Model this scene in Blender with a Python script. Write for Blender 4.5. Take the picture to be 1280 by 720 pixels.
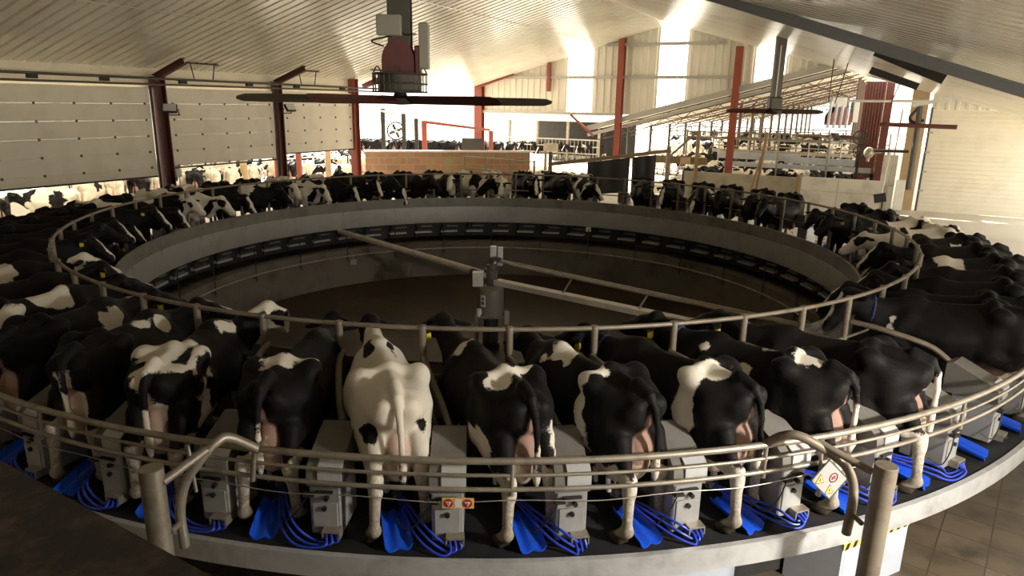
import bpy, bmesh, math, random
import numpy as np
from mathutils import Vector, Matrix, noise as mnoise
for o in list(bpy.data.objects): bpy.data.objects.remove(o)
R_ = math.radians
rnd = random.Random(7)
SC = bpy.context.scene
COL = SC.collection
# ---------------------------------------------------------------- camera, sky, sun, exposure
cam = bpy.data.cameras.new('camera'); camo = bpy.data.objects.new('camera', cam); COL.objects.link(camo)
cam.sensor_width = 36.0; cam.lens = 860.0 / 1280.0 * 36.0; cam.clip_end = 400; cam.clip_start = .05
camo.matrix_world = Matrix.Translation((0, 0, 3.38)) @ Matrix.Rotation(R_(90) - .2624, 4, 'X') @ Matrix.Rotation(.0173, 4, 'Z')
SC.camera = camo
world = bpy.data.worlds.new('sky'); SC.world = world; world.use_nodes = True
bg = world.node_tree.nodes['Background']; bg.inputs[0].default_value = (1.0, .945, .84, 1); bg.inputs[1].default_value = 1.35
sun = bpy.data.lights.new('sun', 'SUN'); sun.energy = 12.5; sun.angle = R_(1.0); sun.color = (1.0, .93, .80)
suno = bpy.data.objects.new('sun', sun); COL.objects.link(suno)
suno.rotation_euler = Vector((.45, -.60, -.80)).to_track_quat('-Z', 'Y').to_euler(); suno.location = (-8, 20, 30)
def fill_lamp(name, loc, to, watts, size, col):
    l = bpy.data.lights.new(name, 'AREA'); l.shape = 'RECTANGLE'; l.size = size; l.size_y = size * .7; l.energy = watts; l.color = col; l.spread = R_(85)
    o = bpy.data.objects.new(name, l); COL.objects.link(o); o.location = loc; o.rotation_euler = (Vector(to) - Vector(loc)).to_track_quat('-Z', 'Y').to_euler(); return o
fill_lamp('near_fill_lamp', (5.75, 1.75, 2.75), (2.6, 5.0, .1), 62, .5, (1.0, .95, .87))      # added fill lamp for the near cows and deck edge, out of frame
vs = SC.view_settings; vs.view_transform = 'Standard'; vs.look = 'None'; vs.gamma = 1.0; vs.exposure = 1.0; vs.use_curve_mapping = False
SC.cycles.use_denoising = True
SC.cycles.max_bounces = 8; SC.cycles.diffuse_bounces = 5; SC.cycles.glossy_bounces = 4; SC.cycles.transmission_bounces = 4
SC.cycles.sample_clamp_indirect = 6.0

# ---------------------------------------------------------------- materials
M = {}
def mat(name, c, rough=.6, metal=0.0, var=.12, scale=4.0, bump=0.0, spec=.5, stain=None, stain_scale=1.5, stain_amt=.5, emit=None, coord='Object'):
    m = bpy.data.materials.new(name); m.use_nodes = True; nt = m.node_tree; N = nt.nodes; L = nt.links
    b = N['Principled BSDF']; b.inputs['Roughness'].default_value = rough; b.inputs['Metallic'].default_value = metal
    b.inputs['Specular IOR Level'].default_value = spec
    tc = N.new('ShaderNodeTexCoord')
    nz = N.new('ShaderNodeTexNoise'); nz.inputs['Scale'].default_value = scale; nz.inputs['Detail'].default_value = 5
    L.new(tc.outputs[coord], nz.inputs['Vector'])
    mx = N.new('ShaderNodeMix'); mx.data_type = 'RGBA'
    mx.inputs[6].default_value = (*[v * (1 - var) for v in c], 1); mx.inputs[7].default_value = (*[min(1, v * (1 + var)) for v in c], 1)
    L.new(nz.outputs['Fac'], mx.inputs[0]); col = mx.outputs[2]
    if stain:
        n2 = N.new('ShaderNodeTexNoise'); n2.inputs['Scale'].default_value = stain_scale; n2.inputs['Detail'].default_value = 7; n2.inputs['Roughness'].default_value = .65
        L.new(tc.outputs[coord], n2.inputs['Vector'])
        rp = N.new('ShaderNodeValToRGB'); rp.color_ramp.elements[0].position = .48; rp.color_ramp.elements[1].position = .68
        rp.color_ramp.elements[1].color = (stain_amt, stain_amt, stain_amt, 1)
        L.new(n2.outputs['Fac'], rp.inputs[0])
        m2 = N.new('ShaderNodeMix'); m2.data_type = 'RGBA'; m2.inputs[7].default_value = (*stain, 1)
        L.new(rp.outputs[0], m2.inputs[0]); L.new(col, m2.inputs[6]); col = m2.outputs[2]
    L.new(col, b.inputs['Base Color'])
    if bump:
        bp = N.new('ShaderNodeBump'); bp.inputs['Strength'].default_value = bump; bp.inputs['Distance'].default_value = .02
        n3 = N.new('ShaderNodeTexNoise'); n3.inputs['Scale'].default_value = scale * 6; n3.inputs['Detail'].default_value = 6
        L.new(tc.outputs[coord], n3.inputs['Vector']); L.new(n3.outputs['Fac'], bp.inputs['Height']); L.new(bp.outputs[0], b.inputs['Normal'])
    if emit:
        b.inputs['Emission Color'].default_value = (*emit[0], 1); b.inputs['Emission Strength'].default_value = emit[1]
    M[name] = m; return m

mat('rubber', (.012, .012, .013), .75, var=.3, scale=6, bump=.2, stain=(.04, .03, .022), stain_scale=3, stain_amt=.35)
mat('steel_edge', (.66, .66, .65), .36, .35, var=.15, scale=8, stain=(.20, .17, .13), stain_scale=2.5, stain_amt=.4)
mat('galv', (.42, .375, .30), .45, .55, var=.2, scale=9, stain=(.17, .12, .07), stain_scale=5, stain_amt=.5)
mat('pipe_pale', (.58, .52, .42), .45, .2, var=.15, scale=5, stain=(.3, .25, .18), stain_scale=4, stain_amt=.4)
mat('galv_dull', (.27, .225, .165), .55, .35, var=.2, scale=6, stain=(.13, .09, .05), stain_scale=4, stain_amt=.6)
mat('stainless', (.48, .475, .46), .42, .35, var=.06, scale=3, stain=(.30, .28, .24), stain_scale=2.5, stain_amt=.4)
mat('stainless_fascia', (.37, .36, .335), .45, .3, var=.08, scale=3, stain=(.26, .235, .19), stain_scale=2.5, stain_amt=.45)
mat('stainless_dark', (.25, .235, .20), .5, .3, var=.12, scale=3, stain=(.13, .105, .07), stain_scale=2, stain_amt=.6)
mat('stainless_bright', (.74, .74, .73), .35, .3, var=.05, scale=3, stain=(.5, .47, .42), stain_scale=6, stain_amt=.25)
mat('hood_grey', (.215, .20, .175), .5, .05, var=.1, scale=4, stain=(.16, .13, .10), stain_scale=5, stain_amt=.4)
mat('black_plastic', (.015, .015, .016), .45, var=.2)
mat('dark_iron', (.035, .033, .03), .6, .3, var=.3, stain=(.07, .045, .03), stain_scale=6, stain_amt=.5)
mat('blue_plastic', (.012, .095, .72), .35, var=.15, scale=10, stain=(.02, .06, .28), stain_scale=9, stain_amt=.4)
mat('blue_hose', (.03, .065, .52), .35, var=.1)
mat('concrete', (.165, .145, .115), .85, var=.25, scale=1.5, bump=.3, stain=(.055, .043, .03), stain_scale=.7, stain_amt=.75)
mat('pit_dirt', (.040, .026, .013), .45, var=.4, scale=.6, bump=.2, stain=(.17, .11, .05), stain_scale=.35, stain_amt=.7)
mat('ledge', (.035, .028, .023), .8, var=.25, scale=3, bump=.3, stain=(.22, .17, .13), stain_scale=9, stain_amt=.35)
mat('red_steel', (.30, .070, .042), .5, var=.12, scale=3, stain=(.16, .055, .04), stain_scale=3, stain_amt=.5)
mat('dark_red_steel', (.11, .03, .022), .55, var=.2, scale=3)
mat('rust_sheet', (.16, .05, .035), .6, var=.2, scale=3, stain=(.09, .04, .03), stain_scale=3, stain_amt=.5)
mat('fan_red', (.13, .012, .010), .4, var=.15, scale=5)
mat('fan_blade', (.085, .024, .017), .5, var=.2, scale=4)
mat('fan_blade_grey', (.075, .06, .04), .55, var=.2, scale=4)
mat('mast_grey', (.11, .103, .092), .55, .3, var=.2)
mat('beam_grey', (.16, .165, .17), .5, .3, var=.15)
mat('box_grey', (.40, .385, .34), .5, var=.06)
mat('door_cream', (.86, .80, .66), .5, var=.04, scale=1.0, stain=(.6, .54, .42), stain_scale=1.2, stain_amt=.3)
mat('roof_white', (.80, .755, .65), .20, .0, var=.06, scale=.8, stain=(.50, .45, .37), stain_scale=.5, stain_amt=.5, spec=.7)
mat('clad_white', (.80, .77, .68), .45, var=.05, scale=.8)
mat('trim_grey', (.50, .49, .46), .5, .3, var=.1)
mat('white_paint', (.80, .79, .75), .5, var=.06, stain=(.5, .45, .36), stain_scale=3, stain_amt=.4)
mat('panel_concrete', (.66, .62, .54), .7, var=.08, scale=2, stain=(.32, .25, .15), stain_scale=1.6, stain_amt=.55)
mat('panel_shade', (.42, .38, .30), .75, var=.12, scale=2, stain=(.22, .17, .1), stain_scale=1.6, stain_amt=.6)  # darker copy of panel_concrete, the pen wall's shade put into its colour
mat('barrier_blue', (.50, .53, .55), .45, .25, var=.1, scale=2, stain=(.3, .28, .24), stain_scale=3, stain_amt=.4)
mat('black_curtain', (.020, .017, .015), .7, var=.3, scale=2)
mat('wood', (.27, .19, .10), .8, var=.25, scale=5)
mat('barn_roof', (.55, .53, .46), .7, var=.12, scale=1.5)
mat('truss_rust', (.10, .060, .04), .7, var=.3, scale=4)
mat('ground', (.60, .56, .48), .9, var=.12, scale=.4, stain=(.46, .41, .33), stain_scale=.3, stain_amt=.6)
mat('sticker', (.75, .73, .68), .5, var=.04)
mat('sticker_ink', (.12, .11, .10), .6, var=.1)
mat('sign_yellow', (.78, .55, .16), .5, var=.08)
mat('sign_red', (.50, .035, .03), .5, var=.05)
mat('sign_grey', (.40, .385, .36), .5, var=.08)
mat('hazard_yellow', (.80, .66, .12), .5, var=.06)
mat('tag_yellow', (.80, .58, .03), .5, var=.05)
mat('collar_blue', (.02, .04, .13), .6, var=.1)
mat('eye_black', (.01, .008, .007), .12, var=.05)
mat('pale_blue_panel', (.56, .61, .68), .4, .1, var=.05, stain=(.4, .4, .4), stain_scale=3, stain_amt=.3)
mat('lamp_glass', (.7, .72, .72), .2, .2, var=.02)
mat('brick_pier', (.50, .36, .21), .85, var=.15, scale=3)
mat('foliage', (.42, .46, .30), .9, var=.4, scale=2)

def special_materials():
    # block masonry
    m = mat('brick', (.45, .22, .12), .85, var=.2); nt = m.node_tree; N = nt.nodes; L = nt.links; b = N['Principled BSDF']
    tc = N.new('ShaderNodeTexCoord'); mp = N.new('ShaderNodeMapping'); mp.inputs['Rotation'].default_value = (R_(90), 0, 0); L.new(tc.outputs['Object'], mp.inputs['Vector'])
    br = N.new('ShaderNodeTexBrick'); br.inputs['Scale'].default_value = 1.0; br.inputs['Brick Width'].default_value = .62; br.inputs['Row Height'].default_value = .30
    br.inputs['Mortar Size'].default_value = .012; br.inputs['Bias'].default_value = -.1
    br.inputs['Color1'].default_value = (.43, .23, .135, 1); br.inputs['Color2'].default_value = (.31, .185, .11, 1); br.inputs['Mortar'].default_value = (.42, .36, .28, 1)
    L.new(mp.outputs[0], br.inputs['Vector'])
    nz = N.new('ShaderNodeTexNoise'); nz.inputs['Scale'].default_value = 2.2; nz.inputs['Detail'].default_value = 6; L.new(tc.outputs['Object'], nz.inputs['Vector'])
    rp = N.new('ShaderNodeValToRGB'); rp.color_ramp.elements[0].position = .5; rp.color_ramp.elements[1].position = .7; L.new(nz.outputs['Fac'], rp.inputs[0])
    mx = N.new('ShaderNodeMix'); mx.data_type = 'RGBA'; mx.inputs[7].default_value = (.34, .30, .16, 1); L.new(rp.outputs[0], mx.inputs[0]); L.new(br.outputs['Color'], mx.inputs[6])
    L.new(mx.outputs[2], b.inputs['Base Color'])
    # floor tiles of the milkers' walkway
    m = mat('floor_tile', (.2, .15, .1), .5, var=.2); nt = m.node_tree; N = nt.nodes; L = nt.links; b = N['Principled BSDF']
    tc = N.new('ShaderNodeTexCoord'); mp = N.new('ShaderNodeMapping'); mp.inputs['Rotation'].default_value = (0, 0, R_(38)); L.new(tc.outputs['Object'], mp.inputs['Vector'])
    br = N.new('ShaderNodeTexBrick'); br.offset = 0; br.inputs['Scale'].default_value = 1.0; br.inputs['Brick Width'].default_value = .42; br.inputs['Row Height'].default_value = .42; br.inputs['Mortar Size'].default_value = .006
    br.inputs['Color1'].default_value = (.17, .125, .08, 1); br.inputs['Color2'].default_value = (.13, .095, .06, 1); br.inputs['Mortar'].default_value = (.06, .045, .03, 1)
    L.new(mp.outputs[0], br.inputs['Vector'])
    nz = N.new('ShaderNodeTexNoise'); nz.inputs['Scale'].default_value = 3; nz.inputs['Detail'].default_value = 6; L.new(tc.outputs['Object'], nz.inputs['Vector'])
    rp = N.new('ShaderNodeValToRGB'); rp.color_ramp.elements[0].position = .45; rp.color_ramp.elements[1].position = .72; L.new(nz.outputs['Fac'], rp.inputs[0])
    mx = N.new('ShaderNodeMix'); mx.data_type = 'RGBA'; mx.inputs[7].default_value = (.07, .055, .035, 1); L.new(rp.outputs[0], mx.inputs[0]); L.new(br.outputs['Color'], mx.inputs[6])
    L.new(mx.outputs[2], b.inputs['Base Color'])
    # rooflight sheets let daylight through
    m = bpy.data.materials.new('rooflight_sheet'); m.use_nodes = True; nt = m.node_tree; N = nt.nodes; L = nt.links
    N.remove(N['Principled BSDF'])
    t = N.new('ShaderNodeBsdfTranslucent'); t.inputs[0].default_value = (.95, .95, .93, 1); d = N.new('ShaderNodeBsdfDiffuse'); d.inputs[0].default_value = (.85, .85, .82, 1)
    x = N.new('ShaderNodeMixShader'); x.inputs[0].default_value = .3
    L.new(t.outputs[0], x.inputs[1]); L.new(d.outputs[0], x.inputs[2]); L.new(x.outputs[0], N['Material Output'].inputs[0]); M['rooflight'] = m
    m = bpy.data.materials.new('barn_sheet'); m.use_nodes = True; nt = m.node_tree; N = nt.nodes; L = nt.links
    N.remove(N['Principled BSDF'])
    tc = N.new('ShaderNodeTexCoord'); nz = N.new('ShaderNodeTexNoise'); nz.inputs['Scale'].default_value = .8; L.new(tc.outputs['Object'], nz.inputs['Vector'])
    rp = N.new('ShaderNodeValToRGB'); rp.color_ramp.elements[0].color = (.62, .58, .48, 1); rp.color_ramp.elements[1].color = (.78, .75, .66, 1); L.new(nz.outputs['Fac'], rp.inputs[0])
    t = N.new('ShaderNodeBsdfTranslucent'); d = N.new('ShaderNodeBsdfDiffuse'); L.new(rp.outputs[0], t.inputs[0]); L.new(rp.outputs[0], d.inputs[0])
    x = N.new('ShaderNodeMixShader'); x.inputs[0].default_value = .88
    L.new(t.outputs[0], x.inputs[1]); L.new(d.outputs[0], x.inputs[2]); L.new(x.outputs[0], N['Material Output'].inputs[0]); M['barn_sheet'] = m
special_materials()
def make_hide():
    m = bpy.data.materials.new('holstein_hide'); m.use_nodes = True
    nt = m.node_tree; N = nt.nodes; L = nt.links
    bs = N['Principled BSDF']; bs.inputs['Roughness'].default_value = .62
    bs.inputs['Specular IOR Level'].default_value = .16
    def attr(n):
        a = N.new('ShaderNodeAttribute'); a.attribute_name = n; return a.outputs['Fac']
    def ramp(fac, *st):
        r = N.new('ShaderNodeValToRGB'); L.new(fac, r.inputs[0])
        while len(r.color_ramp.elements) < len(st): r.color_ramp.elements.new(.5)
        for e, (p, c) in zip(r.color_ramp.elements, st): e.position = p; e.color = (*c, 1) if len(c) == 3 else c
        return r.outputs[0]
    def math_(op, a, b):
        n = N.new('ShaderNodeMath'); n.operation = op
        for i, v in enumerate((a, b)):
            if isinstance(v, (int, float)): n.inputs[i].default_value = v
            else: L.new(v, n.inputs[i])
        return n.outputs[0]
    def mix(f, a, b):
        n = N.new('ShaderNodeMix'); n.data_type = 'RGBA'
        for i, v in ((0, f), (6, a), (7, b)):
            if isinstance(v, tuple): n.inputs[i].default_value = (*v, 1)
            elif isinstance(v, (int, float)): n.inputs[i].default_value = v
            else: L.new(v, n.inputs[i])
        return n.outputs[2]
    tc = N.new('ShaderNodeTexCoord')
    def noise(sc, det=3):
        n = N.new('ShaderNodeTexNoise'); n.inputs['Scale'].default_value = sc; n.inputs['Detail'].default_value = det
        L.new(tc.outputs['Object'], n.inputs['Vector']); return n.outputs['Fac']
    edge = math_('ADD', attr('coat'), math_('MULTIPLY', math_('SUBTRACT', noise(55, 4), .5), .045))
    white = ramp(math_('ADD', math_('MULTIPLY', edge, 70), .5), (0, (0, 0, 0)), (1, (1, 1, 1)))
    wc = mix(noise(7, 4), (.74, .66, .53), (.86, .80, .69))
    bc = mix(noise(9, 4), (.0055, .005, .005), (.014, .012, .011))
    col = mix(white, bc, wc)
    pk = mix(noise(10, 3), (.52, .30, .235), (.62, .40, .31))
    col = mix(attr('pink'), col, pk)
    col = mix(attr('nose'), col, (.10, .075, .065))
    sep = N.new('ShaderNodeSeparateXYZ'); L.new(tc.outputs['Object'], sep.inputs[0])
    z = sep.outputs['Z']
    dirt = math_('MULTIPLY', ramp(math_('ADD', z, math_('ADD', math_('MULTIPLY', math_('SUBTRACT', noise(14, 5), .5), .55), math_('MULTIPLY', math_('SUBTRACT', noise(48, 4), .5), .75))), (.16, (1, 1, 1)), (.72, (0, 0, 0))), .72)
    col = mix(dirt, col, (.12, .08, .045))
    hoof = ramp(z, (.075, (1, 1, 1)), (.09, (0, 0, 0)))
    col = mix(hoof, col, (.05, .038, .025))
    L.new(col, bs.inputs['Base Color'])
    bp = N.new('ShaderNodeBump'); bp.inputs['Strength'].default_value = .25; bp.inputs['Distance'].default_value = .012
    L.new(noise(45, 5), bp.inputs['Height']); L.new(bp.outputs[0], bs.inputs['Normal'])
    return m
M['hide'] = make_hide()
# ---------------------------------------------------------------- cattle (signed distance field -> surface nets)
def rot_to(d, up=(0, 0, 1)):
    """3x3 matrix whose columns are side, forward(d), up"""
    d = np.array(d, float); d /= np.linalg.norm(d)
    s = np.cross(d, up); s /= np.linalg.norm(s)
    u = np.cross(s, d)
    return np.stack([s, d, u], 1)

class SDF:
    def __init__(self, lo, hi, h):
        self.lo = np.array(lo, float); self.h = h
        self.n = np.ceil((np.array(hi) - self.lo) / h).astype(int) + 1
        self.ax = [self.lo[i] + h * np.arange(self.n[i]) for i in range(3)]
        self.f = np.full(self.n, 1.0, dtype=np.float32)
    def _win(self, lo, hi):
        i0 = np.clip(np.floor((np.array(lo) - self.lo) / self.h).astype(int), 0, self.n - 1)
        i1 = np.clip(np.ceil((np.array(hi) - self.lo) / self.h).astype(int) + 1, 1, self.n)
        sl = tuple(slice(a, b) for a, b in zip(i0, i1))
        X, Y, Z = np.meshgrid(*[self.ax[k][sl[k]] for k in range(3)], indexing='ij', sparse=True)
        return sl, X, Y, Z
    def _mix(self, sl, d, k):
        a = self.f[sl]
        hh = np.clip(0.5 + 0.5 * (a - d) / k, 0, 1)
        self.f[sl] = a * (1 - hh) + d * hh - k * hh * (1 - hh)
    def rc(self, a, b, r1, r2, k=.05, sx=1.0):
        a = np.array(a, float); b = np.array(b, float)
        m = max(r1, r2) * max(1, 1 / sx) + k * 1.2 + .03
        sl, X, Y, Z = self._win(np.minimum(a, b) - m, np.maximum(a, b) + m)
        ab = b - a; L = ab @ ab + 1e-9
        t = np.clip(((X - a[0]) * ab[0] + (Y - a[1]) * ab[1] + (Z - a[2]) * ab[2]) / L, 0, 1)
        d = np.sqrt(((X - a[0] - t * ab[0]) * sx) ** 2 + (Y - a[1] - t * ab[1]) ** 2 + (Z - a[2] - t * ab[2]) ** 2) - (r1 + (r2 - r1) * t)
        self._mix(sl, d, k)
    def ell(self, c, r, k=.05, R=None):
        c = np.array(c, float); r = np.array(r, float)
        m = r.max() + k * 1.2 + .03
        sl, X, Y, Z = self._win(c - m, c + m)
        dx, dy, dz = X - c[0], Y - c[1], Z - c[2]
        if R is not None:
            dx, dy, dz = [R[0, i] * dx + R[1, i] * dy + R[2, i] * dz for i in range(3)]
        k0 = np.sqrt((dx / r[0]) ** 2 + (dy / r[1]) ** 2 + (dz / r[2]) ** 2)
        k1 = np.sqrt((dx / r[0] ** 2) ** 2 + (dy / r[1] ** 2) ** 2 + (dz / r[2] ** 2) ** 2) + 1e-6
        self._mix(sl, k0 * (k0 - 1) / k1, k)
    def torso(self, st, k=.06):
        """st: rows y, top, bottom, halfwidth; pear-shaped cross sections"""
        st = np.array(st, float)
        Y = self.ax[1]
        top = np.interp(Y, st[:, 0], st[:, 1]); bot = np.interp(Y, st[:, 0], st[:, 2]); w = np.interp(Y, st[:, 0], st[:, 3])
        def sm(v):
            n = max(3, int(.16 / self.h)) | 1
            ker = np.hanning(n + 2)[1:-1]; ker /= ker.sum()
            return np.convolve(np.pad(v, n // 2, mode='edge'), ker, 'valid')
        top, bot, w = sm(top), sm(bot), sm(w)
        X = self.ax[0][:, None, None]; Z = self.ax[2][None, None, :]
        c = (.46 * top + .54 * bot)[None, :, None]
        hu = (top - .46 * top - .54 * bot)[None, :, None]; hd = hu * .46 / .54 * (.54 / .46) * .85 + 0 * hu
        hd = ((.46 * top + .54 * bot) - bot)[None, :, None]
        tz = Z - c
        u = np.where(tz > 0, tz / hu, tz / hd)
        ww = w[None, :, None] * (1 - .50 * np.clip(u, 0, 1.2) ** 1.5 - .06 * np.clip(-u, 0, 1))
        rho = np.sqrt((X / ww) ** 2 + u ** 2) 
        dd = (rho - 1) * np.minimum(ww, .32) * .95
        yl, yh = st[0, 0], st[-1, 0]
        Yb = self.ax[1][None, :, None]
        dd = np.maximum(dd, np.maximum(yl - Yb, Yb - yh))
        hh = np.clip(0.5 + 0.5 * (self.f - dd) / k, 0, 1)
        self.f = (self.f * (1 - hh) + dd * hh - k * hh * (1 - hh)).astype(np.float32)
    def mesh(self, ground=True):
        f = self.f
        if ground:
            f = np.maximum(f, -(self.ax[2][None, None, :] - 0.002))
        s = f < 0
        nx, ny, nz = [v - 1 for v in f.shape]
        cnt = np.zeros((nx, ny, nz), np.int16); acc = np.zeros((nx, ny, nz, 3), np.float32)
        offs = [(i, j, k) for i in (0, 1) for j in (0, 1) for k in (0, 1)]
        for a in offs:
            for ax in range(3):
                if a[ax]: continue
                b = list(a); b[ax] = 1
                A = f[a[0]:a[0] + nx, a[1]:a[1] + ny, a[2]:a[2] + nz]; B = f[b[0]:b[0] + nx, b[1]:b[1] + ny, b[2]:b[2] + nz]
                m = (A < 0) != (B < 0)
                t = np.where(m, A / np.where(m, A - B, 1), 0)
                cnt += m
                for q in range(3):
                    acc[..., q] += m * (a[q] + (t if q == ax else 0))
        act = cnt > 0
        idx = np.full(act.shape, -1, np.int64); ii = np.argwhere(act); idx[act] = np.arange(len(ii))
        V = (ii + acc[act] / cnt[act][:, None]) * self.h + self.lo
        F = []
        for ax in range(3):
            o1, o2 = (ax + 1) % 3, (ax + 2) % 3
            a = [slice(1, -1)] * 3; a[ax] = slice(0, -1); b = list(a); b[ax] = slice(1, None)
            A = s[tuple(a)]; B = s[tuple(b)]
            e = np.argwhere(A != B)
            flip = A[A != B]
            base = e.copy(); base[:, o1] += 1; base[:, o2] += 1
            def g(d1, d2):
                q = base.copy(); q[:, o1] += d1; q[:, o2] += d2
                return idx[q[:, 0], q[:, 1], q[:, 2]]
            quad = np.stack([g(-1, -1), g(0, -1), g(0, 0), g(-1, 0)], 1)
            quad[~flip] = quad[~flip][:, ::-1]
            F.append(quad)
        F = np.concatenate(F); F = F[(F >= 0).all(1)]
        # two smoothing passes along the quad edges
        for _ in range(2):
            S = np.zeros_like(V); C = np.zeros(len(V))
            for i in range(4):
                p, q = F[:, i], F[:, (i + 1) % 4]
                np.add.at(S, p, V[q]); np.add.at(C, p, 1); np.add.at(S, q, V[p]); np.add.at(C, q, 1)
            V = V * .5 + .5 * S / np.maximum(C, 1)[:, None]
        return V, F

def cow_shape(h=.02, yaw=0.0, pitch=-.35, neck=(0, 0), lift=0.0, tail=.0, fat=1.0, step=(0, 0, 0, 0), hip=1.0):
    """Holstein facing +Y. yaw turns the head sideways, pitch tips the muzzle, lift raises the poll, step moves the feet fore and aft."""
    S = SDF((-.62, -1.2, 0 - h), (.62, 1.95, 1.62), h)
    S.torso([(-.90, 1.20, 1.02, .10), (-.80, 1.31, .86, .20), (-.62, 1.345, .74, .26), (-.40, 1.36, .66, .29), (-.15, 1.31, .58, .36 * fat), (.12, 1.29, .56, .38 * fat), (.38, 1.30, .60, .33 * fat), (.58, 1.29, .66, .25), (.74, 1.20, .74, .19), (.86, 1.08, .82, .10)])
    for q in (-1, 1):
        # hooks, pins, loin
        S.ell((q * .262, -.40, 1.285), (.075, .115, .07), .07)
        S.rc((0, -.36, 1.33), (q * .24, -.40, 1.29), .045, .05, .06)
        S.rc((q * .10, -.88, 1.20), (q * .085, -.78, 1.22), .062, .06, .06)
        S.rc((q * .25, -.44, 1.22), (q * .14, -.82, 1.13), .09, .09, .10)
        # thigh, stifle, gaskin
        S.rc((q * .17, -.60, 1.05), (q * .185, -.66, .78), .175, .125, .09)
        S.rc((q * .21, -.38, 1.0), (q * .235, -.36, .78), .14, .10, .10)
        S.rc((q * .23, -.40, .78), (q * .19, -.86 , .56), .10, .062, .06)
        S.rc((q * .185, -.78, .86), (q * .20, -.93, .56), .095, .045, .05)
        # hock and shank
        sy = step[0] if q < 0 else step[1]
        hk = np.array((q * .20, -.915 + sy * .6, .52)); ft = np.array((q * .225, -.92 + sy, .13))
        S.rc(hk + (0, 0, .06), hk + (0, -.005, -.05), .064, .058, .04)
        S.rc(hk, ft, .052, .043, .03)
        S.ell(ft, (.06, .064, .055), .02)
        S.rc(ft, ft + (q * .01, .06, -.075), .05, .06, .02)
        for t in (-1, 1):
            S.ell(ft + (q * .01 + t * .032, .085, -.10), (.042, .085, .058), .008)
        # shoulder and fore leg
        S.rc((q * .13, .50, 1.10), (q * .20, .66, .82), .10, .10, .10)
        S.rc((q * .20, .64, .84), (q * .18, .52, .70), .10, .085, .06)
        fy = step[2] if q < 0 else step[3]
        S.rc((q * .175, .54, .70), (q * .165, .58 + fy * .5, .40), .075, .052, .05)
        kn = np.array((q * .165, .585 + fy * .5, .40)); ff = np.array((q * .165, .56 + fy, .12))
        S.ell(kn, (.056, .058, .07), .03)
        S.rc(kn, ff, .050, .040, .03)
        S.ell(ff, (.05, .05, .05), .02)
        S.rc(ff, ff + (0, .05, -.07), .04, .05, .02)
        for t in (-1, 1):
            S.ell(ff + (t * .032, .075, -.09), (.036, .07, .055), .008)
    # tail head, brisket, udder
    S.rc((0, -.74, 1.33), (0, -.90, 1.29), .055, .042, .04)
    S.ell((0, .80, .80), (.12, .13, .16), .08)
    S.ell((0, -.54, .58), (.19, .27, .20), .05)
    S.ell((0, -.76, .70), (.135, .15, .25), .03)
    for q in (-1, 1):
        for y in (-.62, -.43):
            S.ell((q * .085, y, .475), (.088, .11, .09), .03)
            S.rc((q * .08, y, .42), (q * .085, y, .345), .019, .014, .012)
    tx = tail
    pts = [(0, -.90, 1.28), (tx * .2, -.965, 1.18), (tx * .6, -.985, 1.02), (tx * .9, -.985, .86), (tx, -.98, .74)]
    for (p, q), (r1, r2) in zip(zip(pts, pts[1:]), ((.042, .034), (.034, .028), (.028, .025), (.025, .024))):
        S.rc(p, q, r1, r2, .02)
    S.ell((tx, -.98, .66), (.038, .036, .14), .03)
    # neck
    poll = np.array((math.sin(yaw) * .50 + neck[0], .78 + math.cos(yaw) * .46, 1.17 + lift))
    hd = np.array((math.sin(yaw * 1.35) * math.cos(pitch), math.cos(yaw * 1.35) * math.cos(pitch), math.sin(pitch)))
    R = rot_to(hd)
    H = lambda s, d, u: poll + R @ np.array((s, d, u), float)
    mid = np.array((poll[0] * .35, .80, 1.085 + lift * .35))
    S.rc((0, .44, 1.225), mid, .085, .10, .10)
    S.rc(mid, H(0, -.02, -.05), .10, .095, .08)
    low = np.array((poll[0] * .35, .86, .93 + lift * .35))
    S.rc((0, .62, .98), low, .17, .135, .10)
    S.rc(low, H(0, .06, -.14), .135, .09, .08)
    # head
    S.rc(H(0, .02, -.035), H(0, .20, -.05), .105, .10, .04)
    S.rc(H(0, .18, -.06), H(0, .46, -.075), .098, .072, .05)
    S.ell(H(0, .0, .03), (.075, .07, .055), .04, R)
    S.ell(H(0, .49, -.085), (.082, .07, .068), .03, R)
    S.rc(H(0, .12, -.155), H(0, .44, -.13), .062, .045, .05)
    for q in (-1, 1):
        S.ell(H(q * .095, .15, -.015), (.032, .05, .032), .03, R)          # brow
        S.ell(H(q * .038, .545, -.075), (.022, .02, .024), .02, R)           # nostril
        er = rot_to(R @ np.array((q * .93, -.22, -.22)), R @ np.array((0, -.4, 1)))
        S.rc(H(q * .095, -.01, -.03), H(q * .14, -.02, -.045), .03, .03, .03)
        S.ell(H(q * .205, -.045, -.075), (.060, .105, .024), .015, er)
    V, F = S.mesh()
    info = dict(poll=poll, R=R, H=H)
    return V, F, info

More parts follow.
